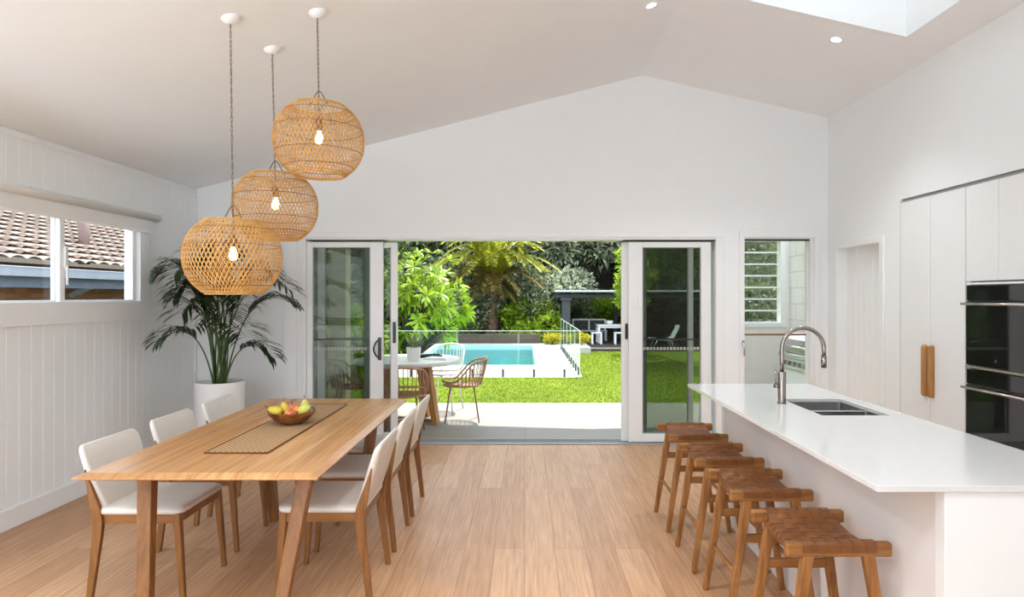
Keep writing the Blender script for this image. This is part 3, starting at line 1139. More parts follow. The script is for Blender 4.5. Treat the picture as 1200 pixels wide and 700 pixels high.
ch = make_chair()
CH = [((-1.0, 3.365, 0), pi, 'cream dining chair at the near end of the table side facing the island'),
      ((-1.0, 3.965, 0), pi, 'cream dining chair in the middle of the table side facing the island'),
      ((-1.0, 4.565, 0), pi, 'cream dining chair at the door end of the table, on its island side'),
      ((-1.89, 3.34, 0), 0, 'cream dining chair nearest the viewer on the panelled-wall side'),
      ((-1.91, 3.965, 0), 0, 'cream dining chair in the middle of the panelled-wall side'),
      ((-1.91, 4.57, 0), 0, 'cream dining chair in front of the white plant pot')]
for k, (p, r_, l) in enumerate(CH):
    if k == 0:
        ch.location = p
        ch.rotation_euler = (0, 0, r_)
        ch['label'] = l
    else:
        copy_tree(ch, l, p, r_)

# pendants -------------------------------------------------------------------------------
def make_pendant():
    """origin = centre of the woven shade"""
    e = thing('pendant_lamp', '', 'pendant lamp', (0, 0, 0), group='rattan pendants over the table')
    a, hh = .25, .205
    ztop, zbot = .195, -.20

    def rad(z):
        t = abs(z) / .236
        return a * (1 - t ** 2.15) ** (1 / 2.05)
    zs_ = [zbot + (ztop - zbot) * i / 22 for i in range(23)]
    # re-space by angle so the curve at top and bottom is smooth
    th0, th1 = math.asin(zbot / .236), math.asin(ztop / .236)
    zs_ = [.236 * sin(th0 + (th1 - th0) * i / 22) for i in range(23)]
    b = MB()
    N = 64
    for fam in (1, -1):
        for k in range(N):
            ph0 = 2 * pi * k / N
            pts, ups = [], []
            for i, z in enumerate(zs_):
                ph = ph0 + fam * .92 * (i / 22 - .5)
                rr = rad(z) + fam * .0012
                pts.append((rr * cos(ph), rr * sin(ph), z))
                ups.append((cos(ph), sin(ph), z * 1.2))
            b.tube(pts, .0027, 4, False, 0, .5, ups, smooth=False)
    sh = b.build('woven_shade', M['rattan'], e, label='woven rattan shade')
    for z, r_, dark in ((zbot, .0055, 0), (zbot + .012, .004, 0), (ztop, .005, 0), (ztop - .012, .003, 0), (.06, .0022, 1), (-.075, .0022, 1), (.15, .002, 1), (-.155, .002, 1)):
        rr = rad(z)
        pts = [(rr * cos(2 * pi * i / 60), rr * sin(2 * pi * i / 60), z) for i in range(61)]
        MB().tube(pts, r_, 6, False).build('hoop', M['rattan_dark'] if dark else M['rattan'], sh)
    MB().lathe([(0, .125), (.017, .125), (.019, .12), (.019, .065), (.014, .055), (0, .055)], 16).build('bulb_holder', M['bronze'], e)
    MB().lathe([(.011, .058), (.013, .045), (.019, .024), (.0225, .008), (.020, -.006), (.012, -.016), (0, -.019)], 20).build('bulb', M['bulb'], e)
    return e


def hang(e, loc, cz, top, top_xy):
    """cord, bail and ceiling rose for this lamp"""
    e.location = loc
    up = cz - loc[2]
    dx, dy = top_xy[0] - loc[0], top_xy[1] - loc[1]
    b = MB()
    for s in (-1, 1):
        b.tube(cat_mull([(s * .055, 0, .197), (s * .035, 0, .235), (s * .012, 0, .275), (0, 0, .283)], 5), .0035, 6)
    b.build('wire_bail', M['cordm'], e)
    b = MB()
    n = 160
    for s in (0, pi):
        pts = []
        for i in range(n + 1):
            t = i / n
            z = .125 + (up - .03 - .125) * t
            w = .0026 + .0012 * abs(sin(t * 9))
            ang = t * 70 + s
            pts.append((dx * max(0, t) + w * cos(ang), dy * t + w * sin(ang), z))
        b.tube(pts, .0023, 5, False)
    b.build('twisted_cord', M['cordm'], e)
    rose = MB().lathe([(0, -.034), (.012, -.034), (.03, -.028), (.046, -.012), (.05, 0), (.05, .012), (0, .012)], 28)
    mtx = Matrix.Translation((dx, dy, up)) @ Matrix.Rotation(-math.atan(.255), 4, 'Y')
    rotated(rose, mtx).build('ceiling_rose', M['trim'], e, angle=50)


PD = [((-1.59, 3.49, 1.712), 'lowest round rattan pendant, hanging in front of the potted palm', (-1.605, 3.49)),
      ((-1.54, 3.954, 2.052), 'middle-height rattan pendant, farthest from the viewer of the hanging lamps', (-1.56, 3.954)),
      ((-1.176, 3.66, 2.388), 'highest round rattan pendant, rightmost of the hanging lamps', (-1.186, 3.66))]
protos = make_pendant()
pend = [protos] + [copy_tree(protos) for _ in PD[1:]]
for e, (loc, l, txy) in zip(pend, PD):
    e['label'] = l
    hang(e, loc, zc(txy[0]), None, txy)

# potted kentia ---------------------------------------------------------------------------
PX, PY = -2.715, 5.70
o = thing('plant_pot', 'tall white cylinder pot standing in the corner by the palm', 'plant pot', (PX, PY, 0))
MB().lathe([(0, 0), (.180, 0), (.190, .01), (.206, .735), (.202, .742), (.194, .735), (.190, .70), (0, .70)], 56).build('pot_body', M['ceramic'], o, angle=50)
e = thing('kentia_palm', 'dark green kentia palm with arching fronds growing in the white pot', 'plant', (PX, PY, .70))
MB().lathe([(0, .012), (.12, .008), (.189, .002)], 32).build('soil', M['soil'], e)
random.seed(5)
TIPS = [(-.40, -.25, .98), (-.36, -.05, .80), (.66, -.12, .86), (.60, .16, .72), (-.36, -.33, .42), (-.30, .12, .52), (.16, -.3, .60), (-.16, -.34, .66), (.30, -.22, .74), (-.26, -.2, .80), (.12, .2, .84), (0, -.3, .92), (-.1, -.1, 1.1), (.45, .02, .26), (.40, -.40, .46),
        (.08, .40, 1.20), (-.2, .32, 1.12), (.26, -.36, 1.04), (-.18, -.42, .98), (.34, .3, .98), (.02, -.5, .72), (-.36, .3, .78)]


def frond(parent, base, tip, lift, n_leaf, leaf_len, mats, droop=.35, bare=.42, width=.016, name='frond', bias=None):
    base, tip = V(base), V(tip)
    c = V((base.x + (tip.x - base.x) * .28, base.y + (tip.y - base.y) * .28, tip.z + lift))
    pts = bez(base, c, tip, 24)
    b = MB()
    k = len(pts)
    b.tube(pts, [.0075 * (1 - .8 * i / (k - 1)) for i in range(k)], 6, mat=1)
    for j in range(n_leaf):
        t = bare + (1 - bare) * (j + .5) / n_leaf
        f = t * (k - 1)
        i = min(int(f), k - 2)
        p = pts[i].lerp(pts[i + 1], f - i)
        d = (pts[i + 1] - pts[i]).normalized()
        s = d.cross(V((0, 0, 1)))
        s = s.normalized() if s.length > .05 else V((1, 0, 0))
        u = (t - bare) / (1 - bare)
        ll = leaf_len * (.55 + .9 * sin(pi * min(1, .18 + u * .72))) / 1.35 * random.uniform(.85, 1.1)
        for sg in (-1, 1):
            out_ = (s * sg * random.uniform(.75, .95) + d * random.uniform(.55, .85) + V((0, 0, random.uniform(.05, .3)))).normalized()
            q0 = p
            q1 = p + out_ * ll * .45
            q2 = q1 + (out_ - V((0, 0, droop))).normalized() * ll * .35
            q3 = q2 + (out_ - V((0, 0, droop * 2.6))).normalized() * ll * .28
            wv = out_.cross(V((0, 0, 1))).normalized()
            w_ = width * random.uniform(.8, 1.15)
            vs = [q0, q1 - wv * w_, q1 + wv * w_, q2 - wv * w_ * .75, q2 + wv * w_ * .75, q3]
            b.add(vs, [(0, 1, 2), (1, 3, 4, 2), (3, 5, 4)], 0, True)
    return b.build(name, mats, parent)


for i, tp in enumerate(TIPS):
    a = i * 2.4
    frond(e, (.05 * cos(a), .05 * sin(a), .0), tp, .26 + .12 * random.random(), 24, .29, [M['kentia'], M['kentia_stem']], width=.0115)
# ================================================================ OUTSIDE
def gz(y):
    return -.15 - .027 * (y - 9.0)


GZ = -.29            # level of the pool surround
# ---- paving, lawn, ground ---------------------------------------------------
pm, pp = bricky('terrace_tiles', (.225, .202, .178, 1), (.212, .192, .17, 1), (.155, .145, .13, 1), 1.2, .6, .004, 'xy', .55, .2, off=.0,
                grain=dict(stretch=(3, 3, 3), scale=2, lo=(.93, .93, .93, 1), hi=(1.04, 1.04, 1.04, 1)))
b = MB().box(-4.6, 4.2, D + .19, 9.0, -.4, -.004)
tag(b.build('terrace_floor', pm), kind='structure')

m, nt, out = new_mat('mown_lawn')
p = princ(nt, out, None, .8, spec=.1)
mp = objcoord(nt)
n1 = noise(nt, mp, 1.1, 4, .6)
n2 = noise(nt, mp, 28, 5, .7)
r1 = ramp(nt, n1.outputs[0], [(.35, (.10, .15, .005, 1)), (.65, (.15, .20, .008, 1))])
r2 = ramp(nt, n2.outputs[0], [(.3, (.5, .55, .4, 1)), (.65, (1.1, 1.1, 1.1, 1))])
mx = nd(nt, 'ShaderNodeMixRGB', blend_type='MULTIPLY')
mx.inputs[0].default_value = .8
nt.links.new(r1.outputs[0], mx.inputs[1])
nt.links.new(r2.outputs[0], mx.inputs[2])
nt.links.new(mx.outputs[0], p.inputs['Base Color'])
bump(nt, n2.outputs[0], p, .6, .03)
M['lawn'] = m
b = MB()
b.add([(-14, 9.0, gz(9)), (14, 9.0, gz(9)), (14, 26, gz(26)), (1.2, 26, gz(26)), (1.2, 14.05, gz(14.05)), (-3.6, 14.05, gz(14.05)), (-3.6, 26, gz(26)), (-14, 26, gz(26))],
      [(0, 5, 6, 7), (0, 1, 4, 5), (1, 2, 3, 4)])
tag(b.build('lawn', m), kind='structure')
M['earth'] = plain('mulch_earth', srgb(62, 52, 40), .95, var=.4, scale=6, bumps=.6)
b = MB()
b.add([(-40, -40, -.32), (40, -40, -.32), (40, 8.9, -.32), (-40, 8.9, -.32)], [(0, 1, 2, 3)])
b.add([(-40, 8.9, -.33), (-13.9, 8.9, -.33), (-13.9, 26, -.66), (-40, 26, -.66), (13.9, 8.9, -.33), (40, 8.9, -.33), (40, 26, -.66), (13.9, 26, -.66)], [(0, 1, 2, 3), (4, 5, 6, 7)])
b.add([(-40, 24.6, -.62), (40, 24.6, -.62), (40, 31, -.62), (-40, 31, -.62), (40, 50, 9), (-40, 50, 9)], [(0, 1, 2, 3), (3, 2, 4, 5)])
tag(b.build('ground', M['earth']), kind='structure')

# grass blades on the part of the lawn in view
rng = np.random.default_rng(3)
N = 60000
gx = rng.uniform(-4.5, 4.5, N)
gy = 9.05 + 14.5 * rng.random(N) ** 1.35
keep = ~((gx < 1.22) & (gy > 13.95) & (gx > -3.65))
gx, gy = gx[keep], gy[keep]
N = len(gx)
gzv = -.15 - .027 * (gy - 9.0)
a = rng.uniform(0, 2 * pi, N)
hgt = rng.uniform(.012, .034, N)
w_ = rng.uniform(.005, .009, N) * (1 + (gy - 9) * .08)
lean = rng.uniform(-.03, .03, (N, 2))
vs = np.empty((N, 3, 3))
vs[:, 0] = np.stack([gx - w_ * np.cos(a), gy - w_ * np.sin(a), gzv - .005], 1)
vs[:, 1] = np.stack([gx + w_ * np.cos(a), gy + w_ * np.sin(a), gzv - .005], 1)
vs[:, 2] = np.stack([gx + lean[:, 0], gy + lean[:, 1], gzv + hgt], 1)


def np_mesh(name, verts, nper):
    n = len(verts) // nper
    me = bpy.data.meshes.new(name)
    me.vertices.add(len(verts))
    me.vertices.foreach_set('co', verts.astype(np.float32).ravel())
    me.loops.add(len(verts))
    me.loops.foreach_set('vertex_index', np.arange(len(verts), dtype=np.int32))
    me.polygons.add(n)
    me.polygons.foreach_set('loop_start', np.arange(0, len(verts), nper, dtype=np.int32))
    me.update(calc_edges=True)
    me.validate()
    return me


M['blade'] = leafy('grass_blade', (.105, .16, .004, 1), (.18, .23, .010, 1), .35, .6, spec=.15)
b = MB().box(-30, 30, -20, YB - .02, -.3, -.02).box(-6.6, XL - .2, YB - .02, 6.4, -.3, -.02)  # unseen pale ground added to bounce daylight up onto the ceiling
rpm, _ = bricky('pale_bounce_paving', (.80, .79, .78, 1), (.77, .765, .755, 1), (.6, .59, .58, 1), .9, .6, .004, 'xy', .6, .2)
tag(b.build('rear_bounce_floor', rpm), kind='structure')
o = obj('grass', np_mesh('grass', vs.reshape(-1, 3), 3), M['blade'])
tag(o, 'short bright green mown grass between the terrace and the pool fence', 'grass', kind='stuff')

# ---- roof over room and terrace, columns ---------------------------------------
YE = 9.22
b = MB()
def roof_strip(x0, x1, y0, y1, dz, t):
    vs = [(x, y, zc(x) + dz + k * t) for k in (0, 1) for y in (y0, y1) for x in (x0, x1)]
    b.add(vs, [(0, 2, 3, 1), (4, 5, 7, 6), (0, 1, 5, 4), (2, 6, 7, 3), (0, 4, 6, 2), (1, 3, 7, 5)])
roof_strip(-4.3, XRG, D + T, YE, .0, .2)
roof_strip(XRG, 2.62, D + T, YE, .0, .2)
tag(b.build('terrace_roof', M['paint']), kind='structure')
m, nt, out = new_mat('travertine_column')
p = princ(nt, out, None, .7)
mp = objcoord(nt, (1.2, 1.2, 9), (.0, .12, 0))
n = noise(nt, mp, 3, 5, .6, .8)
r = ramp(nt, n.outputs[0], [(.3, srgb(176, 158, 132)), (.5, srgb(206, 192, 166)), (.7, srgb(226, 214, 190))])
nt.links.new(r.outputs[0], p.inputs['Base Color'])
bump(nt, n.outputs[0], p, .3, .01)
for cx, l in ((-2.53, 'beige stone-clad terrace column seen through the left glass doors'),):
    b = MB().box(cx - .12, cx + .12, 8.62, 8.86, 0, zc(cx + .12 if cx < 0 else cx) - .0)
    b.box(cx - .15, cx + .15, 8.59, 8.89, -.004, .03)
    o = b.build('terrace_column', m, bevel=.006)
    tag(o, l, 'column')

# ---- alcove by the glass door: louvre wall, brick side wall, barbecue ------------
wm, wp = bricky('white_painted_blocks', (.84, .82, .81, 1), (.82, .80, .79, 1), (.62, .60, .58, 1), .39, .2, .006, 'yz', .6, .6)
AX, AY = 3.39, 8.22
LX0, LX1, LZ0, LZ1 = 2.80, 3.285, 1.16, 2.21
m2 = plain('alcove_wall_paint', (.84, .79, .765, 1), .6, var=.02)
b = MB()
b.box(2.66, LX0, AY, AY + .12, -.1, 2.6)
b.box(LX1, AX + .12, AY, AY + .12, -.1, 2.6)
b.box(LX0, LX1, AY, AY + .12, -.1, LZ0)
b.box(LX0, LX1, AY, AY + .12, LZ1, 2.6)
tag(b.build('wall_alcove', m2), kind='structure')
b = MB()
b.box(AX, AX + .12, D + T, AY, -.1, 1.86)
b.box(AX, AX + .12, D + T, 7.30, 1.86, 2.6)
b.box(AX, AX + .12, 7.72, AY, 1.86, 2.6)
b.box(AX, AX + .12, 7.30, 7.72, 2.25, 2.6)
tag(b.build('wall_brick', wm), kind='structure')
def louvre(nm, x0, x1, y0, y1, z0, z1, along, n):
    w = thing(nm, None, None, kind='structure')
    b = MB()
    f = .03
    if along == 'x':
        yf, yk = AY - .018, AY - .001
        b.box(x0 - .035, x0 + .004, yf, yk, z0 + .004, z1 - .004); b.box(x1 - .004, x1 + .055, yf, yk, z0 + .004, z1 - .004)
        b.box(x0 - .035, x1 + .055, yf - .012, yk, z0 - .06, z0 + .004); b.box(x0 - .035, x1 + .055, yf, yk, z1 - .004, z1 + .04)
    else:
        b.box(x0 - .015, x1, y0, y0 + f, z0, z1); b.box(x0 - .015, x1, y1 - f, y1, z0, z1)
        b.box(x0 - .015, x1, y0, y1, z0, z0 + f); b.box(x0 - .015, x1, y0, y1, z1 - f, z1)
    b.build('window_frame', M['trim'], w, bevel=.003)
    h = (z1 - z0) / n
    for k in range(n):
        zc_ = z0 + (k + .5) * h
        g = MB()
        if along == 'x':
            ym = (y0 + y1) / 2
            g.beam((x0, ym, zc_), (x1, ym, zc_), h * 1.04, .006, None, None, (0, 1, .18))
        else:
            xm = (x0 + x1) / 2
            g.beam((xm, y0 + f, zc_), (xm, y1 - f, zc_), h * 1.04, .006, None, None, (1, 0, .18))
        g.build('louvre_blade', M['glass'], w)
        g = MB()
        if along == 'x':
            g.box(x0, x1, y0 - .004, y0 + .012, zc_ + h / 2 - .009, zc_ + h / 2 + .009)
        else:
            g.box(x0 - .004, x0 + .012, y0 + f, y1 - f, zc_ + h / 2 - .009, zc_ + h / 2 + .009)
        g.build('blade_edge', M['trim'], w)
louvre('window_2', LX0, LX1, AY + .03, AY + .07, LZ0, LZ1, 'x', 7)
louvre('window_3', AX + .02, AX + .07, 7.30, 7.72, 1.86, 2.25, 'y', 3)

e = thing('gas_barbecue', 'stainless barbecue with a domed hood seen through the glass door', 'barbecue', (3.05, 6.80, 0))
b = MB().box(.0, .32, 0, .76, .10, .66)
b.build('cabinet_body', M['cab'], e, bevel=.006)
b = MB().box(-.03, .32, 0, .76, .665, .80)
b.build('control_panel', M['steel'], e, bevel=.01, label='steel control panel')
b = MB().box(-.05, .33, -.02, .78, .80, .845)
b.build('fire_box', M['steel'], e, bevel=.01)
rg = []
for y in (0.02, .74):
    ring = [V((.0, y, .85)), V((.005, y, .90)), V((.04, y, 1.0)), V((.11, y, 1.07)), V((.2, y, 1.095)), V((.31, y, 1.09)), V((.32, y, .85))]
    rg.append(ring)
MB().loft(rg, smooth=False).build('hood', M['steel'], e, bevel=.01, label='curved steel hood')
MB().tube([(-.05, .08, .93), (-.05, .68, .93)], .011, 10).tube([(-.05, .12, .93), (.01, .12, .93)], .007, 6).tube([(-.05, .64, .93), (.01, .64, .93)], .007, 6).build('hood_handle', M['steel'], e)
for k in range(5):
    MB().tube([(-.03, .12 + k * .13, .735), (-.062, .12 + k * .13, .735)], [.026, .021], 16).build('knob', M['gunmetal'], e)
for x in (.04, .28):
    for y in (.05, .71):
        MB().tube([(x, y, -.004), (x, y, .10)], .022, 10).build('foot', M['black'], e)

# ---- outdoor dining set ---------------------------------------------------------------
OX, OY = -1.40, 7.66
e = thing('outdoor_table', 'round white-topped outdoor table on chunky slanted timber legs', 'table', (OX, OY, -.004))
MB().lathe([(0, .70), (.58, .70), (.625, .715), (.632, .735), (.625, .752), (.60, .756), (0, .756)], 64).build('tabletop', plain('white_terrazzo', (.70, .70, .70, 1), .3, var=.03), e, angle=50)
for k in range(4):
    a = radians(-25 + 90 * k)
    MB().beam((.27 * cos(a), .27 * sin(a), .70), (.40 * cos(a), .40 * sin(a), .0), .085, .085, .075, .075, (-sin(a), cos(a), 0)).build('leg', M['handle_oak'], e, bevel=.006)
for k in range(2):
    a = radians(-25 + 90 * k)
    MB().beam((-.38 * cos(a), -.38 * sin(a), .035 + .001 * k), (.38 * cos(a), .38 * sin(a), .035 + .001 * k), .05, .04, None, None, (0, 0, 1)).build('cross_bar', M['teak_x'], e)


def wicker_chair(mat, leg_mat):
    """faces +x; woven rods rise from the seat ring to a rim that climbs to the back"""
    e = thing('wicker_chair', '', 'chair', (0, 0, 0), group='outdoor chairs round the white table')
    rx, ry, zs_ = .225, .225, .43
    def ringp(th):
        return V((rx * cos(th), ry * sin(th), zs_))
    def rimh(th):
        c = .5 - .5 * cos(th)
        u = min(1, max(0, (c - .30) / .5))
        return .05 + .20 * u * u * (3 - 2 * u) + .07 * max(0, sin(th / 2)) ** 6
    def rimp(th):
        c = .5 - .5 * cos(th)
        k = 1.06 + .30 * c ** 1.5
        return V((rx * cos(th) * k, ry * sin(th) * (1.06 + .12 * c), zs_ + rimh(th)))
    st = MB()
    st.tube([ringp(2 * pi * i / 40) for i in range(41)], .010, 6, False)
    for k in range(-6, 7):
        y = k * .034
        xx = rx * sqrt(max(0, 1 - (y / ry) ** 2))
        st.tube([(-xx, y, zs_), (0, y, zs_ - .008), (xx, y, zs_)], .0065, 5)
    for k in range(-4, 5):
        x = k * .05
        yy = ry * sqrt(max(0, 1 - (x / rx) ** 2))
        st.tube([(x, -yy, zs_ - .004), (x, 0, zs_ - .014), (x, yy, zs_ - .004)], .005, 5)
    st.build('woven_seat', mat, e)
    bk = MB()
    n = 34
    for k in range(n):
        th = 2 * pi * (k + .5) / n
        if rimh(th) < .07:
            continue
        p0, p1 = ringp(th), rimp(th)
        mid = p0.lerp(p1, .5) + V((cos(th), sin(th), 0)) * .018
        bk.tube(bez(p0, mid, p1, 6), .006, 5)
    for f in (.33,):
        pts = []
        for i in range(41):
            th = pi * .35 + (2 * pi - .7 * pi) * i / 40
            pts.append(ringp(th).lerp(rimp(th), f) + V((cos(th), sin(th), 0)) * .010)
        bk.tube(pts, .005, 5)
    bk.tube([rimp(2 * pi * i / 60) for i in range(61)], .011, 6, False)
    bk.build('rod_backrest', mat, e)
    for sx, sy in ((1, 1), (1, -1), (-1, 1), (-1, -1)):
        MB().tube([(sx * .14, sy * .14, zs_ - .012), (sx * .20, sy * .19, 0)], [.010, .008], 8).build('leg', leg_mat, e)
    return e


wc = wicker_chair(M['wicker'], M['bronze'])
wc.location = (-.76, 7.76, -.004)
wc.rotation_euler = (0, 0, pi + .1)
wc['label'] = 'tan wicker outdoor chair to the right of the round white table'
copy_tree(wc, 'tan wicker outdoor chair with its back to the house, beside the door edge', (-1.31, 6.98, -.004), pi / 2 + .05)
copy_tree(wc, 'wicker outdoor chair behind the left glass door, before the stone column', (-2.06, 7.62, -.004), .1)
ww = wicker_chair(M['wicker_white'], M['white_out'])
tag(ww, 'white outdoor chair on the pool side of the round table', 'chair')
ww.location = (-1.06, 8.42, -.004)
ww.scale = (1, 1, 1.14)
ww.rotation_euler = (0, 0, -pi / 2 - .25)

# things standing on it
TZ = .752
e = thing('flower_planter', 'square white planter with a leafy sprig on the outdoor table', 'planter', (-1.29, 7.42, TZ), .2)
b = MB()
rg = [rrect(.14, .14, .02, 0, 3), rrect(.165, .165, .02, .15, 3), rrect(.150, .150, .015, .151, 3), rrect(.145, .145, .015, .125, 3)]
b.loft(rg, smooth=False)
b.build('planter_box', M['ceramic'], e)
random.seed(11)
M['sprig'] = leafy('sprig_leaf', srgb(96, 128, 60), srgb(160, 176, 110), .3)
sp = MB()
for k in range(26):
    a = random.uniform(0, 2 * pi)
    r1_ = random.uniform(.02, .09)
    p0 = V((random.uniform(-.04, .04), random.uniform(-.04, .04), .125))
    p1 = V((r1_ * cos(a), r1_ * sin(a), random.uniform(.18, .27)))
    sp.tube([p0, p0.lerp(p1, .6), p1], .0015, 4, mat=0)
    d = (p1 - p0).normalized()
    s = d.cross(V((.3, .2, 1))).normalized() * .016
    sp.add([p1, p1 + d * .03 + s, p1 + d * .065, p1 + d * .03 - s], [(0, 1, 2, 3)])
sp.build('leafy_sprig', M['sprig'], e, label='pale green leafy sprig')
e = thing('serving_tray', 'dark slatted tray lying on the outdoor table', 'tray', (-1.20, 7.82, TZ), .3)
b = MB()
for k in range(9):
    b.box(-.16 + k * .04 - .012, -.16 + k * .04 + .012, -.08, .08, .0, .008)
b.box(-.18, .18, -.09, -.08, 0, .03)
b.box(-.18, .18, .08, .09, 0, .03)
b.build('tray_slats', M['deckwood'], e)
e = thing('place_mat', 'white folded cloth near the right rim of the outdoor table', 'cloth', (-1.02, 7.56, TZ), -.3)
MB().box(-.15, .15, -.11, .11, .0, .012).box(-.14, .145, -.10, .105, .012, .022).build('folded_cloth', M['white_vinyl'], e, bevel=.004)

# ---- pool and fence ---------------------------------------------------------------------
PX0, PX1, PY0, PY1 = -3.15, .27, 16.6, 23.4
dm, dp = bricky('pale_pool_pavers', (.42, .405, .38, 1), (.40, .385, .36, 1), (.3, .29, .28, 1), .8, .8, .006, 'xy', .6, .2, off=.0)
b = MB()
b.box(-3.75, 1.28, 14.08, PY0, GZ - 1.5, GZ)
b.box(-3.75, PX0, PY0, PY1, GZ - 1.5, GZ)
b.box(PX1, 1.28, PY0, PY1, GZ - 1.5, GZ)
b.box(-3.75, 1.28, PY1, 24.1, GZ - 1.5, GZ)
b.box(1.28, 2.3, 22.3, 24.1, GZ - .25, GZ - .01)
tag(b.build('pool_deck_floor', dm), kind='structure')
e = thing('swimming_pool', 'rectangular turquoise swimming pool set in pale paving', 'swimming pool', (0, 0, GZ))
tm, tp = bricky('aqua_pool_tiles', (.46, .74, .75, 1), (.43, .72, .74, 1), (.50, .74, .75, 1), .3, .3, .004, 'xy', .4, .1)
b = MB()
zb = -1.2
xa, xb, ya, yb = PX0 + .01, PX1 - .01, PY0 + .01, PY1 - .01
b.add([(xa, ya, zb), (xb, ya, zb), (xb, yb, zb), (xa, yb, zb), (xa, ya, -.012), (xb, ya, -.012), (xb, yb, -.012), (xa, yb, -.012)],
      [(0, 1, 2, 3), (0, 4, 5, 1), (1, 5, 6, 2), (2, 6, 7, 3), (3, 7, 4, 0)])
b.build('pool_basin', tm, e)
m, nt, out = new_mat('pool_water')
t = nd(nt, 'ShaderNodeBsdfTransparent')
t.inputs[0].default_value = (.72, .95, .97, 1)
g = nd(nt, 'ShaderNodeBsdfGlossy')
g.inputs['Roughness'].default_value = .02
fr = schlick(nt, .02)
mp = objcoord(nt)
nn = noise(nt, mp, 3.5, 3)
bp = nd(nt, 'ShaderNodeBump')
bp.inputs['Strength'].default_value = .12
bp.inputs['Distance'].default_value = .05
nt.links.new(nn.outputs[0], bp.inputs['Height'])
nt.links.new(bp.outputs[0], g.inputs['Normal'])
mx = nd(nt, 'ShaderNodeMixShader')
nt.links.new(fr.outputs[0], mx.inputs[0])
nt.links.new(t.outputs[0], mx.inputs[1])
nt.links.new(g.outputs[0], mx.inputs[2])
nt.links.new(mx.outputs[0], out.inputs[0])
MB().add([(xa, ya, -.09), (xb, ya, -.09), (xb, yb, -.09), (xa, yb, -.09)], [(0, 1, 2, 3)]).build('pool_water', m, e)
o = MB().box(-7.5, .55, 24.1, 24.4, GZ - .3, GZ + .34).build('retaining_wall', plain('weathered_brown_wall', srgb(84, 72, 62), .9, var=.15, scale=5, bumps=.3))
tag(o, kind='structure')


def fence_panel(p0, p1, label):
    p0, p1 = V(p0), V(p1)
    mid = (p0 + p1) / 2
    ln = (p1 - p0).length
    rz = math.atan2(p1.y - p0.y, p1.x - p0.x)
    e = thing('glass_fence_panel', label, 'fence panel', (mid.x, mid.y, GZ), rz, group='frameless glass pool fence')
    h = ln / 2 - .012
    MB().box(-h, h, -.006, .006, .06, 1.02).build('glass_pane', M['poolglass'], e)
    ed = MB().box(-h, h, -.0062, .0062, 1.012, 1.024).box(-h - .004, -h, -.0062, .0062, .06, 1.02).box(h, h + .004, -.0062, .0062, .06, 1.02)
    ed.build('glass_edge', M['poolglass_edge'], e)
    for s in (-1, 1):
        MB().box(s * (h - .33) - .025, s * (h - .33) + .025, -.022, .022, 0, .17).build('spigot', M['charcoal'], e, bevel=.005)


FY = 14.16
fx = 1.22
names = ['front glass fence panel at the right corner of the pool paving', 'front glass fence panel behind the wicker chair',
         'front glass fence panel behind the round outdoor table', 'front glass fence panel at the left, by the shrubs']
for k in range(4):
    fence_panel((fx - 1.36 * k, FY, 0), (fx - 1.36 * (k + 1), FY, 0), names[k])
names = ['side glass fence panel nearest the terrace', 'second side glass fence panel from the terrace', 'third side glass fence panel from the terrace',
         'fourth side glass fence panel from the terrace', 'side glass fence panel nearest the pergola post']
for k in range(5):
    fence_panel((fx, FY + .02 + 1.5 * k, 0), (fx, FY + .02 + 1.5 * (k + 1), 0), names[k])

# ---- pergola and its furniture --------------------------------------------------------------
PZ = -.46
e = thing('pergola_deck', 'low dark timber deck beneath the pergola', 'deck', (0, 0, 0))
b = MB()
for k in range(47):
    b.box(2.35 + k * .15, 2.35 + k * .15 + .143, 23.6, 31, PZ - .03, PZ)
b.build('deck_boards', M['deckwood'], e)
MB().box(2.35, 9.4, 23.62, 31, PZ - .32, PZ - .032).build('deck_skirt', M['charcoal'], e)
e = thing('pergola', 'charcoal pergola with a flat pale roof at the back of the garden', 'pergola', (0, 0, 0))
for (x, y, w_p) in ((1.67, 26, .17), (8.3, 26, .17), (4.25, 30, .08), (8.3, 30, .08), (1.75, 30, .08)):
    z0 = -.64 if x < 2.3 else PZ
    MB().box(x - w_p, x + w_p, y - w_p, y + w_p, z0, 1.42).build('post', M['charcoal'], e, bevel=.01)
MB().box(1.45, 1.89, 25.78, 26.22, 1.30, 1.44).build('post_cap', M['charcoal'], e, bevel=.01)
for y in (26, 30):
    MB().box(1.25, 9, y - .1, y + .1, 1.42, 1.585).build('beam', M['charcoal'], e, bevel=.01)
b = MB()
for k in range(16):
    b.box(1.35 + .5 * k, 1.41 + .5 * k, 25.7, 30.3, 1.585, 1.65)
b.build('rafters', M['charcoal'], e)
MB().box(1.2, 9.1, 25.55, 30.4, 1.65, 1.73).build('roof', M['greyroof'], e, bevel=.01)

e = thing('garden_table', 'white garden table with square legs under the pergola', 'table', (3.62, 26.9, PZ))
MB().box(-.62, .62, -.45, .45, .72, .77).build('tabletop', M['white_out'], e, bevel=.01)
MB().box(-.56, .56, -.39, -.36, .63, .72).box(-.56, .56, .36, .39, .63, .72).build('apron', M['white_out'], e)
for sx in (-1, 1):
    for sy in (-1, 1):
        MB().box(sx * .55 - .045, sx * .55 + .045, sy * .38 - .045, sy * .38 + .045, 0, .72).build('leg', M['white_out'], e)
def gstool(x, y, l):
    e = thing('garden_stool', l, 'stool', (x, y, PZ), group='white stools by the garden table')
    MB().box(-.22, .22, -.18, .18, .43, .48).build('seat', M['white_out'], e, bevel=.01)
    for sx in (-1, 1):
        for sy in (-1, 1):
            MB().box(sx * .18 - .03, sx * .18 + .03, sy * .14 - .03, sy * .14 + .03, 0, .43).build('leg', M['white_out'], e)
gstool(2.93, 26.15, 'white square stool at the left end of the garden table')
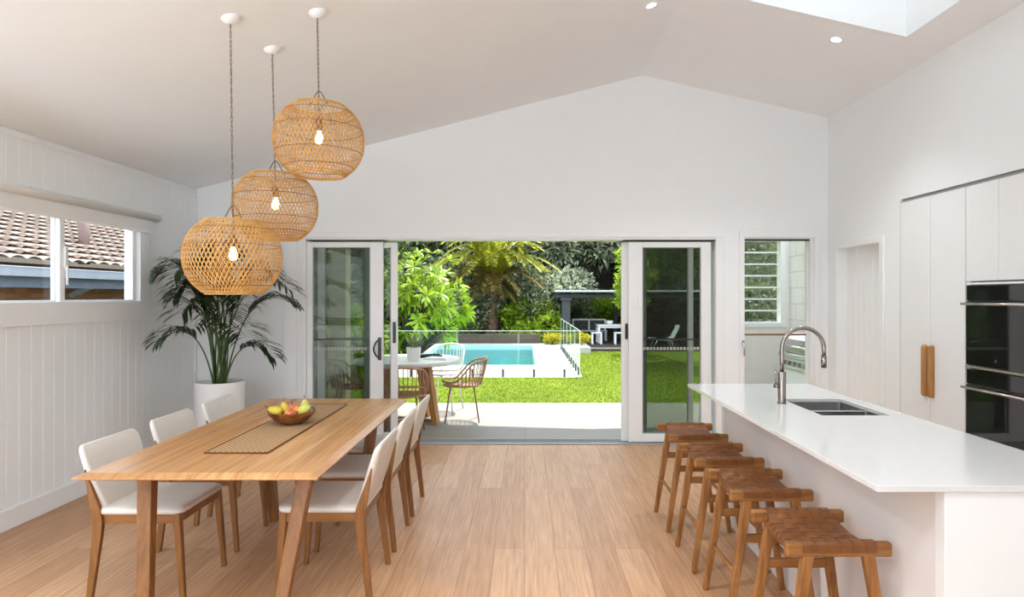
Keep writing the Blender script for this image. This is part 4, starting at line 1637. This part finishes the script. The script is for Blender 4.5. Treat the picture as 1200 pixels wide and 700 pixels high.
gstool(3.86, 26.1, 'white square stool in front of the garden table')
e = thing('garden_bench', 'white-framed bench with a slatted back behind the garden table', 'bench', (2.85, 28.2, PZ))
MB().box(-.75, .75, -.22, .22, .40, .45).build('seat', M['white_out'], e, bevel=.01)
for sx in (-1, 0, 1):
    MB().box(sx * .71 - .035, sx * .71 + .035, .19, .25, .45, .92).build('back_post', M['white_out'], e)
MB().box(-.75, .75, .18, .26, .88, .95).build('top_rail', M['white_out'], e, bevel=.01)
b = MB()
for k in range(4):
    b.box(-.73, .73, .245, .265, .48 + k * .1, .56 + k * .1)
b.build('back_slats', M['charcoal'], e)
for sx in (-1, 1):
    for sy in (-1, 1):
        MB().box(sx * .70 - .035, sx * .70 + .035, sy * .18 - .035, sy * .18 + .035, 0, .40).build('leg', M['white_out'], e)
o = MB().lathe([(0, 0), (.09, 0), (.14, .05), (.16, .15), (.15, .155), (.13, .06), (0, .02)], 24).build('garden_pot', M['ceramic'], None, loc=(3.55, 26.85, PZ + .77))
tag(o, 'small white pot on the white garden table', 'pot')
e = thing('lounge_chair', 'white lounge chair on the deck seen through the right glass door', 'lounge chair', (5.35, 24.6, PZ + .004))
b = MB()
rg = []
for x, z in ((-.55, .30), (-.2, .27), (.15, .25), (.32, .34), (.46, .60), (.55, .80)):
    rg.append([V((x, -.3, z)), V((x, .3, z)), V((x - .02, .3, z + .05)), V((x - .02, -.3, z + .05))])
b.loft(rg, smooth=False)
b.build('sling_seat', M['white_out'], e)
for sx, sy in ((-.45, -.28), (-.45, .28), (.3, -.28), (.3, .28)):
    MB().tube([(sx * .7, sy, .28), (sx, sy, 0)], .022, 8).build('leg', M['white_out'], e)

# ---- neighbour's house outside the left window -------------------------------------------------
e = thing('neighbour_house', 'brick house with a grey-brown tiled roof outside the left window', 'house', (0, 0, 0))
bm_, bp_ = bricky('red_brown_bricks', srgb(170, 104, 74), srgb(138, 86, 64), srgb(116, 100, 90), .23, .086, .010, 'yz', .85, .8)
HXG = -7.0
MB().box(-8.2, -7.62, -6, 22, -.4, 2.0).build('brick_wall', bm_, e)
MB().add([(-7.05, -6, 1.80), (-7.05, 22, 1.80), (-8.2, 22, 2.0), (-8.2, -6, 2.0)], [(0, 1, 2, 3)]).build('soffit', plain('grey_soffit', srgb(104, 112, 124), .7), e)
MB().box(-7.08, -7.05, -6, 22, 1.62, 1.88).build('fascia', plain('slate_fascia', srgb(96, 104, 122), .6), e)
b = MB()
b.box(-7.05, -6.94, -6, 22, 1.775, 1.79)
b.box(-6.95, -6.93, -6, 22, 1.775, 1.90)
b.tube([(-6.94, -6, 1.90), (-6.94, 22, 1.90)], .014, 6)
b.build('gutter', plain('pale_gutter', srgb(138, 144, 158), .5), e)
for y in (8.25, 10.7, 6.2):
    MB().beam((-7.60, y, 1.50), (-7.1, y, 1.72), .07, .07, None, None, (0, 0, 1)).build('eave_bracket', plain('pale_bracket', srgb(140, 150, 166), .6), e)
rows, pitch_r = 32, .34
ny = 28 * 28
b = MB()
ys = np.linspace(-6, 22, ny)
vs, fs = [], []
for rI in range(rows):
    for k, dx in enumerate((0, pitch_r + .2, pitch_r)):
        x = -7.0 - rI * pitch_r - dx * .999
        zb_ = 1.93 + .36 * (rI * pitch_r + dx) + (.085, -.03, .055)[k]
        for y in ys:
            off = (.15 if rI % 2 else 0)
            vs.append((x, y, zb_ + .05 * abs(sin(pi * (y + off) / .30)) ** .8))
for rI in range(rows * 3 - 1):
    for j in range(ny - 1):
        a_ = rI * ny + j
        fs.append((a_, a_ + 1, a_ + ny + 1, a_ + ny))
b.add(vs, fs)
tm_ = new_mat('weathered_roof_tiles')
m, nt, out = tm_
p = princ(nt, out, None, .9, spec=.15)
mp = objcoord(nt)
n = noise(nt, mp, 5, 4)
r = ramp(nt, n.outputs[0], [(.3, srgb(122, 106, 98)), (.7, srgb(162, 146, 136))])
nt.links.new(r.outputs[0], p.inputs['Base Color'])
b.build('tiled_roof', m, e)
MB().tube([(-8.3, 12.05, 2.1), (-8.3, 12.05, 3.05)], .10, 10).build('vent_pipe', plain('brown_vent', srgb(112, 88, 84), .6), e)
# ================================================================ GARDEN PLANTS
def leaf_cloud(name, blobs, ll, lw, seed, up=.2, shell=.55, fold=True):
    """thousands of separate leaves spread through soft lobes"""
    rg = np.random.default_rng(seed)
    parts = []
    for (cx, cy, cz, rx, ry, rz, n) in blobs:
        d = rg.normal(size=(n, 3))
        d /= np.linalg.norm(d, axis=1)[:, None]
        rr = shell + (1.05 - shell) * rg.random(n) ** .7
        wob = 1 + .22 * np.sin(d[:, 0] * 5 + seed) * np.cos(d[:, 2] * 6 + cx)
        P = d * (rr * wob)[:, None] * np.array([rx, ry, rz]) + np.array([cx, cy, cz])
        dirv = d * .7 + rg.normal(size=(n, 3)) * .6
        dirv[:, 2] += up
        dirv /= np.linalg.norm(dirv, axis=1)[:, None]
        s = np.cross(dirv, rg.normal(size=(n, 3)))
        s /= np.linalg.norm(s, axis=1)[:, None]
        L = ll * rg.uniform(.6, 1.25, n)[:, None]
        W = lw * rg.uniform(.7, 1.2, n)[:, None]
        nn = np.cross(dirv, s)
        q = np.stack([P, P + dirv * L * .5 + s * W / 2 + nn * L * .06, P + dirv * L - nn * L * .08, P + dirv * L * .5 - s * W / 2 + nn * L * .06], 1)
        parts.append(q.reshape(-1, 3))
    return np_mesh(name, np.concatenate(parts), 4)


def branchy(name, h, r, blobs, mat, parent, seed, fork=.45):
    rd_ = random.Random(seed)
    b = MB()
    top = V((rd_.uniform(-.1, .1) * h * .3, rd_.uniform(-.1, .1) * h * .3, h))
    tr = cat_mull([(0, 0, -.25), (rd_.uniform(-.04, .04) * h, rd_.uniform(-.04, .04) * h, h * .4), tuple(top)], 5)
    k = len(tr)
    b.tube(tr, [r * (1 - .6 * i / (k - 1)) for i in range(k)], 8)
    for (cx, cy, cz, *_r) in blobs:
        i = int(k * (fork + (1 - fork) * rd_.random() * .6))
        i = min(i, k - 1)
        p0 = tr[i]
        p2 = V((cx, cy, cz))
        p1 = p0.lerp(p2, .5) + V((0, 0, .1 * h * rd_.random()))
        b.tube(bez(p0, p1, p2, 5), [r * .38 * (1 - .13 * j) for j in range(6)], 6)
    return b.build(name, mat, parent)


def make_tree(kind, label, cat, h, r, blobs, ll, lw, leafm, seed, up=.1, shell=.5, group=None, part='foliage', barkm=None):
    e = thing(kind, label, cat, (0, 0, 0), group=group)
    branchy('trunk', h, r, blobs, barkm or M['bark'], e, seed)
    obj(part, leaf_cloud(part, blobs, ll, lw, seed, up, shell), leafm, e)
    return e


M['lf_dark'] = leafy('dark_forest_leaf', srgb(34, 44, 32), srgb(140, 152, 112), .3, .5)
M['lf_grey'] = leafy('grey_gum_leaf', srgb(64, 76, 58), srgb(180, 188, 154), .32, .45)
M['lf_mid'] = leafy('mid_green_leaf', srgb(42, 60, 26), srgb(112, 132, 66), .3, .45)
M['lf_lime'] = leafy('lime_leaf', srgb(86, 120, 22), srgb(172, 196, 52), .4, .4)
M['lf_bright'] = leafy('bright_big_leaf', srgb(98, 130, 20), srgb(184, 206, 52), .4, .35, spec=.5)
M['lf_yellow'] = leafy('yellow_flowers', srgb(120, 134, 30), srgb(216, 200, 46), .3)
M['lf_palm'] = leafy('palm_leaflet', srgb(122, 138, 40), srgb(204, 198, 66), .45, .45)
M['lf_palm_old'] = leafy('old_palm_leaflet', srgb(104, 92, 46), srgb(166, 142, 76), .3, .6)


def lobes(n, R, h0, h1, rr, cnt, seed, flat=.7):
    rd_ = random.Random(seed)
    out = []
    for k in range(n):
        a = 2 * pi * (k + rd_.random() * .5) / n
        d = R * rd_.uniform(.25, 1.0)
        s = rr * rd_.uniform(.75, 1.25)
        out.append((d * cos(a), d * sin(a), rd_.uniform(h0, h1), s, s, s * flat, cnt))
    return out


BG = 'tall trees behind the garden'
random.seed(21)
proto = [
    make_tree('forest_tree', '', 'tree', 6.5, .30, lobes(11, 2.3, 2.4, 8.6, 1.5, 900, 1, .8), .42, .16, M['lf_dark'], 1, group=BG),
    make_tree('gum_tree', '', 'tree', 7.0, .26, lobes(10, 2.1, 2.8, 8.8, 1.3, 900, 2, .9), .44, .14, M['lf_grey'], 2, group=BG),
    make_tree('forest_tree', '', 'tree', 6.0, .24, lobes(10, 2.0, 2.0, 7.6, 1.4, 900, 3, .8), .38, .17, M['lf_mid'], 3, group=BG),
]
def hill(y):
    return -.62 if y < 31 else -.62 + (y - 31) * 9.62 / 19
TR = [(-13.5, 33, 0), (-10.2, 35.5, 1), (-7.2, 33.5, 0), (-4.6, 36, 2), (-1.9, 34.2, 0), (.7, 36.5, 1), (3.2, 34.0, 1), (5.6, 35.5, 0), (8.2, 33.5, 0), (11.0, 35.0, 2), (14.2, 33.5, 0),
      (-15, 40, 2), (-8.8, 40.5, 0), (-3.0, 41, 0), (2.2, 41, 0), (7.5, 40.5, 0), (13.0, 40, 1), (17.8, 37, 0), (-18.2, 36, 0)]
TL = ['dark forest tree far left, behind the stone column', 'grey-green gum tree left of the big shrub top', 'dark forest tree above the bright shrub',
      'mid green forest tree left behind the palm crown', 'dark forest tree directly behind the palm crown', 'grey-green gum tree just right of the palm crown',
      'grey-green gum tree rising above the pergola roof', 'dark forest tree above the right end of the open doorway', 'dark forest tree at the left in the right glass door',
      'mid green forest tree at the right in the right glass door', 'dark forest tree beyond the right edge of the glass door',
      'green forest tree on the slope at the far left', 'dark tree on the slope behind the left glass doors', 'dark tree on the slope left of the palm',
      'dark tree on the slope between palm and pergola', 'dark tree on the slope behind the pergola', 'grey gum tree on the slope at the far right',
      'dark forest tree at the right end of the tree line', 'dark forest tree at the left end of the tree line']
used = set()
for (x, y, k), l in zip(TR, TL):
    loc = (x, y, hill(y) - .05)
    rz = random.uniform(0, 6.28)
    s = random.uniform(.95, 1.15)
    if k in used:
        copy_tree(proto[k], l, loc, rz, scale=s)
    else:
        used.add(k)
        o = proto[k]
        o.location, o.rotation_euler, o.scale, o['label'] = loc, (0, 0, rz), (s, s, s), l

SH = 'shrubs along the back of the garden'
sp_ = [
    make_tree('garden_shrub', '', 'shrub', 1.1, .05, lobes(8, .75, .45, 1.7, .62, 520, 11, .85), .17, .07, M['lf_mid'], 11, group=SH),
    make_tree('garden_shrub', '', 'shrub', 1.1, .05, lobes(8, .8, .4, 1.5, .6, 560, 12, .8), .16, .075, M['lf_lime'], 12, group=SH),
    make_tree('garden_shrub', '', 'shrub', 1.2, .06, lobes(9, .9, .5, 2.1, .7, 560, 13, .9), .2, .08, M['lf_grey'], 13, group=SH),
    make_tree('garden_shrub', '', 'shrub', 1.2, .06, lobes(9, .9, .5, 2.0, .7, 560, 14, .9), .18, .07, M['lf_dark'], 14, group=SH),
]
SP = [(-6.2, 26.7, 3, 1.3, 'dark shrub behind the pool wall at the far left'), (-4.4, 27.2, 1, 1.2, 'lime green shrub behind the pool wall left of the bright bush'),
      (-3.1, 26.5, 0, .9, 'mid green shrub between the bright bush and the palm'), (-2.3, 27.6, 2, 1.0, 'grey-green shrub close behind the palm trunk on its left'),
      (.25, 26.7, 1, 1.15, 'lime green shrub just right of the palm trunk'), (.75, 28.0, 2, 1.25, 'grey-green shrub between the palm and the pergola post'),
      (-.1, 30.2, 3, 1.5, 'tall dark shrub behind the lime one right of the palm'), (2.1, 31.6, 2, 1.3, 'grey-green shrub seen beneath the pergola roof, near its post'),
      (3.9, 31.9, 1, 1.05, 'lime green shrub behind the white garden table'), (5.9, 32.0, 0, 1.2, 'mid green shrub behind the pergola at the right'),
      (1.2, 30.6, 0, 1.1, 'mid green shrub left of the pergola post'), (-5.6, 29.5, 0, 1.5, 'large mid green shrub at the back left of the garden'),
      (-3.6, 30.3, 3, 1.7, 'large dark shrub at the back, left of the palm'), (4.3, 29.95, 1, .01, ''), (7.9, 32.3, 3, 1.5, 'dark shrub behind the lounge chair'),
      (10.2, 29, 3, 1.6, 'dark shrub at the right end of the deck'), (10.4, 25, 0, 1.5, 'mid green shrub at the right of the lawn'), (10.3, 21, 3, 1.5, 'dark shrub on the right of the lawn by the tree'),
      (-4.0, 25.6, 1, .85, 'small lime shrub behind the pool wall, below the bright bush'), (-2.75, 25.5, 0, .72, 'small mid green shrub behind the pool wall, left of the palm trunk'), (-4.55, 18.3, 1, .8, 'lime shrub at the foot of the bright bush'),
      (-5.0, 20.5, 0, 1.3, 'mid green shrub left of the pool'), (-5.3, 16.6, 1, 1.15, 'lime green shrub left of the pool by the fence'), (-4.1, 13.2, 1, .95, 'lime green shrub behind the left glass doors, right of the column'),
      (-5.15, 13.7, 2, 1.05, 'grey-green shrub behind the stone column'), (-3.75, 10.6, 1, .7, 'small lime shrub at the terrace edge left of the column'), (-4.75, 11.8, 3, .8, 'dark shrub off the left side of the terrace'),
      (-5.6, 18.6, 3, 1.0, 'dark shrub along the left boundary beside the pool'), (-5.5, 22.0, 0, 1.15, 'green shrub along the left boundary near the far pool end')]
used = set()
for x, y, k, s, l in SP:
    if s < .05:
        continue
    loc = (x, y, (GZ + .30 if 24.3 < y < 0 else (hill(y) if y > 24.6 else gz(y))) - .03)
    rz = random.uniform(0, 6.28)
    if k in used:
        copy_tree(sp_[k], l, loc, rz, scale=s)
    else:
        used.add(k)
        o = sp_[k]
        o.location, o.rotation_euler, o.scale, o['label'] = loc, (0, 0, rz), (s, s, s), l

# big bright shrub with whorls of broad leaves, left of the pool
e = thing('frangipani_shrub', 'big bright green shrub with broad leaves in whorls, left of the pool', 'shrub', (-3.55, 19.4, gz(19.4)))
rd_ = random.Random(8)
b = MB()
lv = MB()
for k in range(150):
    a = rd_.uniform(0, 2 * pi)
    el = math.asin(rd_.uniform(-.75, 1))
    R_ = rd_.uniform(.55, 1.15)
    c = V((.35 + 1.45 * R_ * cos(a) * cos(el), 1.2 * R_ * sin(a) * cos(el), 1.75 + 1.35 * R_ * sin(el)))
    if k % 2 == 0:
        b.tube(bez((.1 * cos(a), .1 * sin(a), -.1), (.5 * c.x, .5 * c.y, c.z * .55), tuple(c), 5), [.05, .04, .032, .026, .02, .014], 6)
    ax = (c - V((.35, 0, 1.4))).normalized()
    for j in range(13):
        t = 2 * pi * j / 13 + rd_.random()
        u = ax.orthogonal().normalized()
        v_ = ax.cross(u)
        d = (u * cos(t) + v_ * sin(t) + ax * rd_.uniform(.15, .9)).normalized()
        L = rd_.uniform(.26, .46)
        s = d.cross(ax).normalized() * rd_.uniform(.032, .048)
        dn = V((0, 0, -1))
        p0, p1, p2, p3 = c, c + d * L * .4, c + d * L * .75 + dn * L * .06, c + d * L + dn * L * .18
        lv.add([p0, p1 - s * .9, p1 + s * .9, p2 - s * .85, p2 + s * .85, p3], [(0, 1, 2), (1, 3, 4, 2), (3, 5, 4)])
b.build('branches', M['bark'], e)
lv.build('leaves', M['lf_bright'], e)

# palm behind the pool
e = thing('date_palm', 'date palm with a shaggy trunk and wide arching crown behind the pool', 'palm tree', (-1.38, 27.0, -.62))
b = MB()
tr = []
for i in range(30):
    z = -.1 + 2.5 * i / 29
    tr.append((.17 + .05 * (i / 29) + (.03 if i % 2 else 0), z))
b.lathe([(0, -.1)] + tr + [(0, 2.5)], 16)
for k in range(90):
    a = k * 2.4
    z = .25 + 2.2 * k / 90
    r0 = .19 + .03 * z / 2.5
    b.beam((r0 * cos(a), r0 * sin(a), z), ((r0 + .10) * cos(a), (r0 + .10) * sin(a), z + .16), .09, .03, .04, .015, (cos(a), sin(a), -.5))
b.build('trunk', plain('palm_bark', srgb(124, 100, 78), .9, var=.35, scale=14, bumps=.6), e)
random.seed(31)
stem_old = plain('old_palm_rib', srgb(150, 112, 60), .7)
stem_new = plain('palm_rib', srgb(176, 156, 60), .6)
def palm_ring(n, rad_, ztip, lift, old, ph):
    for k in range(n):
        a = 2 * pi * (k + random.uniform(-.25, .25)) / n + ph
        R_ = rad_ * random.uniform(.85, 1.12)
        zt = ztip + random.uniform(-.25, .25)
        frond(e, (.12 * cos(a), .12 * sin(a), 2.4), (R_ * cos(a), R_ * sin(a), 2.4 + zt), lift, 64, .40, [M['lf_palm_old'] if old else M['lf_palm'], stem_old if old else stem_new], .10, .14, .030, 'frond')
palm_ring(10, 1.3, -.25, .9, True, .1)
palm_ring(14, 2.2, .1, 1.35, True, .4)
palm_ring(18, 2.6, .75, 1.5, False, .2)
palm_ring(14, 2.1, 1.7, 1.0, False, .5)
palm_ring(7, 1.0, 2.4, .4, False, .3)

# yellow flowering plants at the end of the paving
yb = make_tree('flowering_plant', 'yellow flowering plant left of the pergola post', 'plant', .2, .02, lobes(7, .30, .10, .26, .2, 160, 41, .7), .13, .035, M['lf_yellow'], 41, up=.6, group='yellow plants by the pergola post')
yb.location = (1.05, 23.75, GZ)
copy_tree(yb, 'yellow flowering plant right of the pergola post', (2.02, 23.75, GZ - .01), 1.3)
# tree shading the lawn at the right
t_ = make_tree('shade_tree', 'green shade tree at the right of the lawn, throwing shadow on it', 'tree', 3.6, .17, lobes(10, 1.7, 2.6, 5.0, 1.1, 800, 51, .7), .2, .085, M['lf_mid'], 51)
t_.location = (5.7, 18.6, gz(18.6))
t_ = make_tree('boundary_tree', 'lime green tree whose leaves show at the right edge of the open doorway', 'tree', 3.2, .10, lobes(7, .42, 1.9, 3.5, .45, 320, 52, .9), .2, .07, M['lf_lime'], 52)
t_.location = (3.75, 22.5, gz(22.5))
t_ = make_tree('boundary_tree', 'green boundary tree rising left of the stone column', 'tree', 4.6, .14, lobes(10, 1.3, 2.4, 5.4, 1.0, 800, 53, .8), .22, .09, M['lf_mid'], 53)
t_.location = (-4.9, 16.9, gz(16.9))
# ================================================================ LIGHT, SKY, CAMERA
sun = bpy.data.lights.new('sun', 'SUN')
sun.energy = 3.7
sun.angle = radians(.6)
sun.color = (1, .96, .88)
so = bpy.data.objects.new('sun', sun)
COL.objects.link(so)
so.rotation_euler = V((-.48, -2.13, -4.0)).to_track_quat('-Z', 'Y').to_euler()

wd = bpy.data.worlds.new('sky')
SC.world = wd
wd.use_nodes = True
nt = wd.node_tree
nt.nodes.clear()
out = nd(nt, 'ShaderNodeOutputWorld')
bg = nd(nt, 'ShaderNodeBackground')
bg.inputs[1].default_value = 1.75
tc = nd(nt, 'ShaderNodeTexCoord')
sx = nd(nt, 'ShaderNodeSeparateXYZ')
nt.links.new(tc.outputs['Generated'], sx.inputs[0])
r = ramp(nt, sx.outputs[2], [(0.0, (.88, .94, 1.0, 1)), (.35, (.84, .92, 1.0, 1)), (1.0, (.76, .88, 1.0, 1))])
nt.links.new(r.outputs[0], bg.inputs[0])
nt.links.new(bg.outputs[0], out.inputs[0])

cam = bpy.data.cameras.new('camera')
cam.sensor_fit = 'HORIZONTAL'
cam.sensor_width = 36
cam.lens = 36 * 750 / 1200
cam.shift_x = -15 / 1200
cam.shift_y = -3 / 1200
cam.clip_start = .05
cam.clip_end = 300
co = bpy.data.objects.new('camera', cam)
COL.objects.link(co)
co.location = (0, 0, 1.5)
co.rotation_euler = (pi / 2, 0, 0)
SC.camera = co

vs_ = SC.view_settings
vs_.view_transform = 'Standard'
vs_.look = 'None'
vs_.gamma = 1
vs_.use_curve_mapping = False
vs_.exposure = 1.3
cy = SC.cycles
cy.use_denoising = True
cy.max_bounces = 14
cy.diffuse_bounces = 9
cy.glossy_bounces = 4
cy.transmission_bounces = 6
cy.transparent_max_bounces = 24
cy.sample_clamp_indirect = 6
cy.caustics_reflective = False
cy.caustics_refractive = False
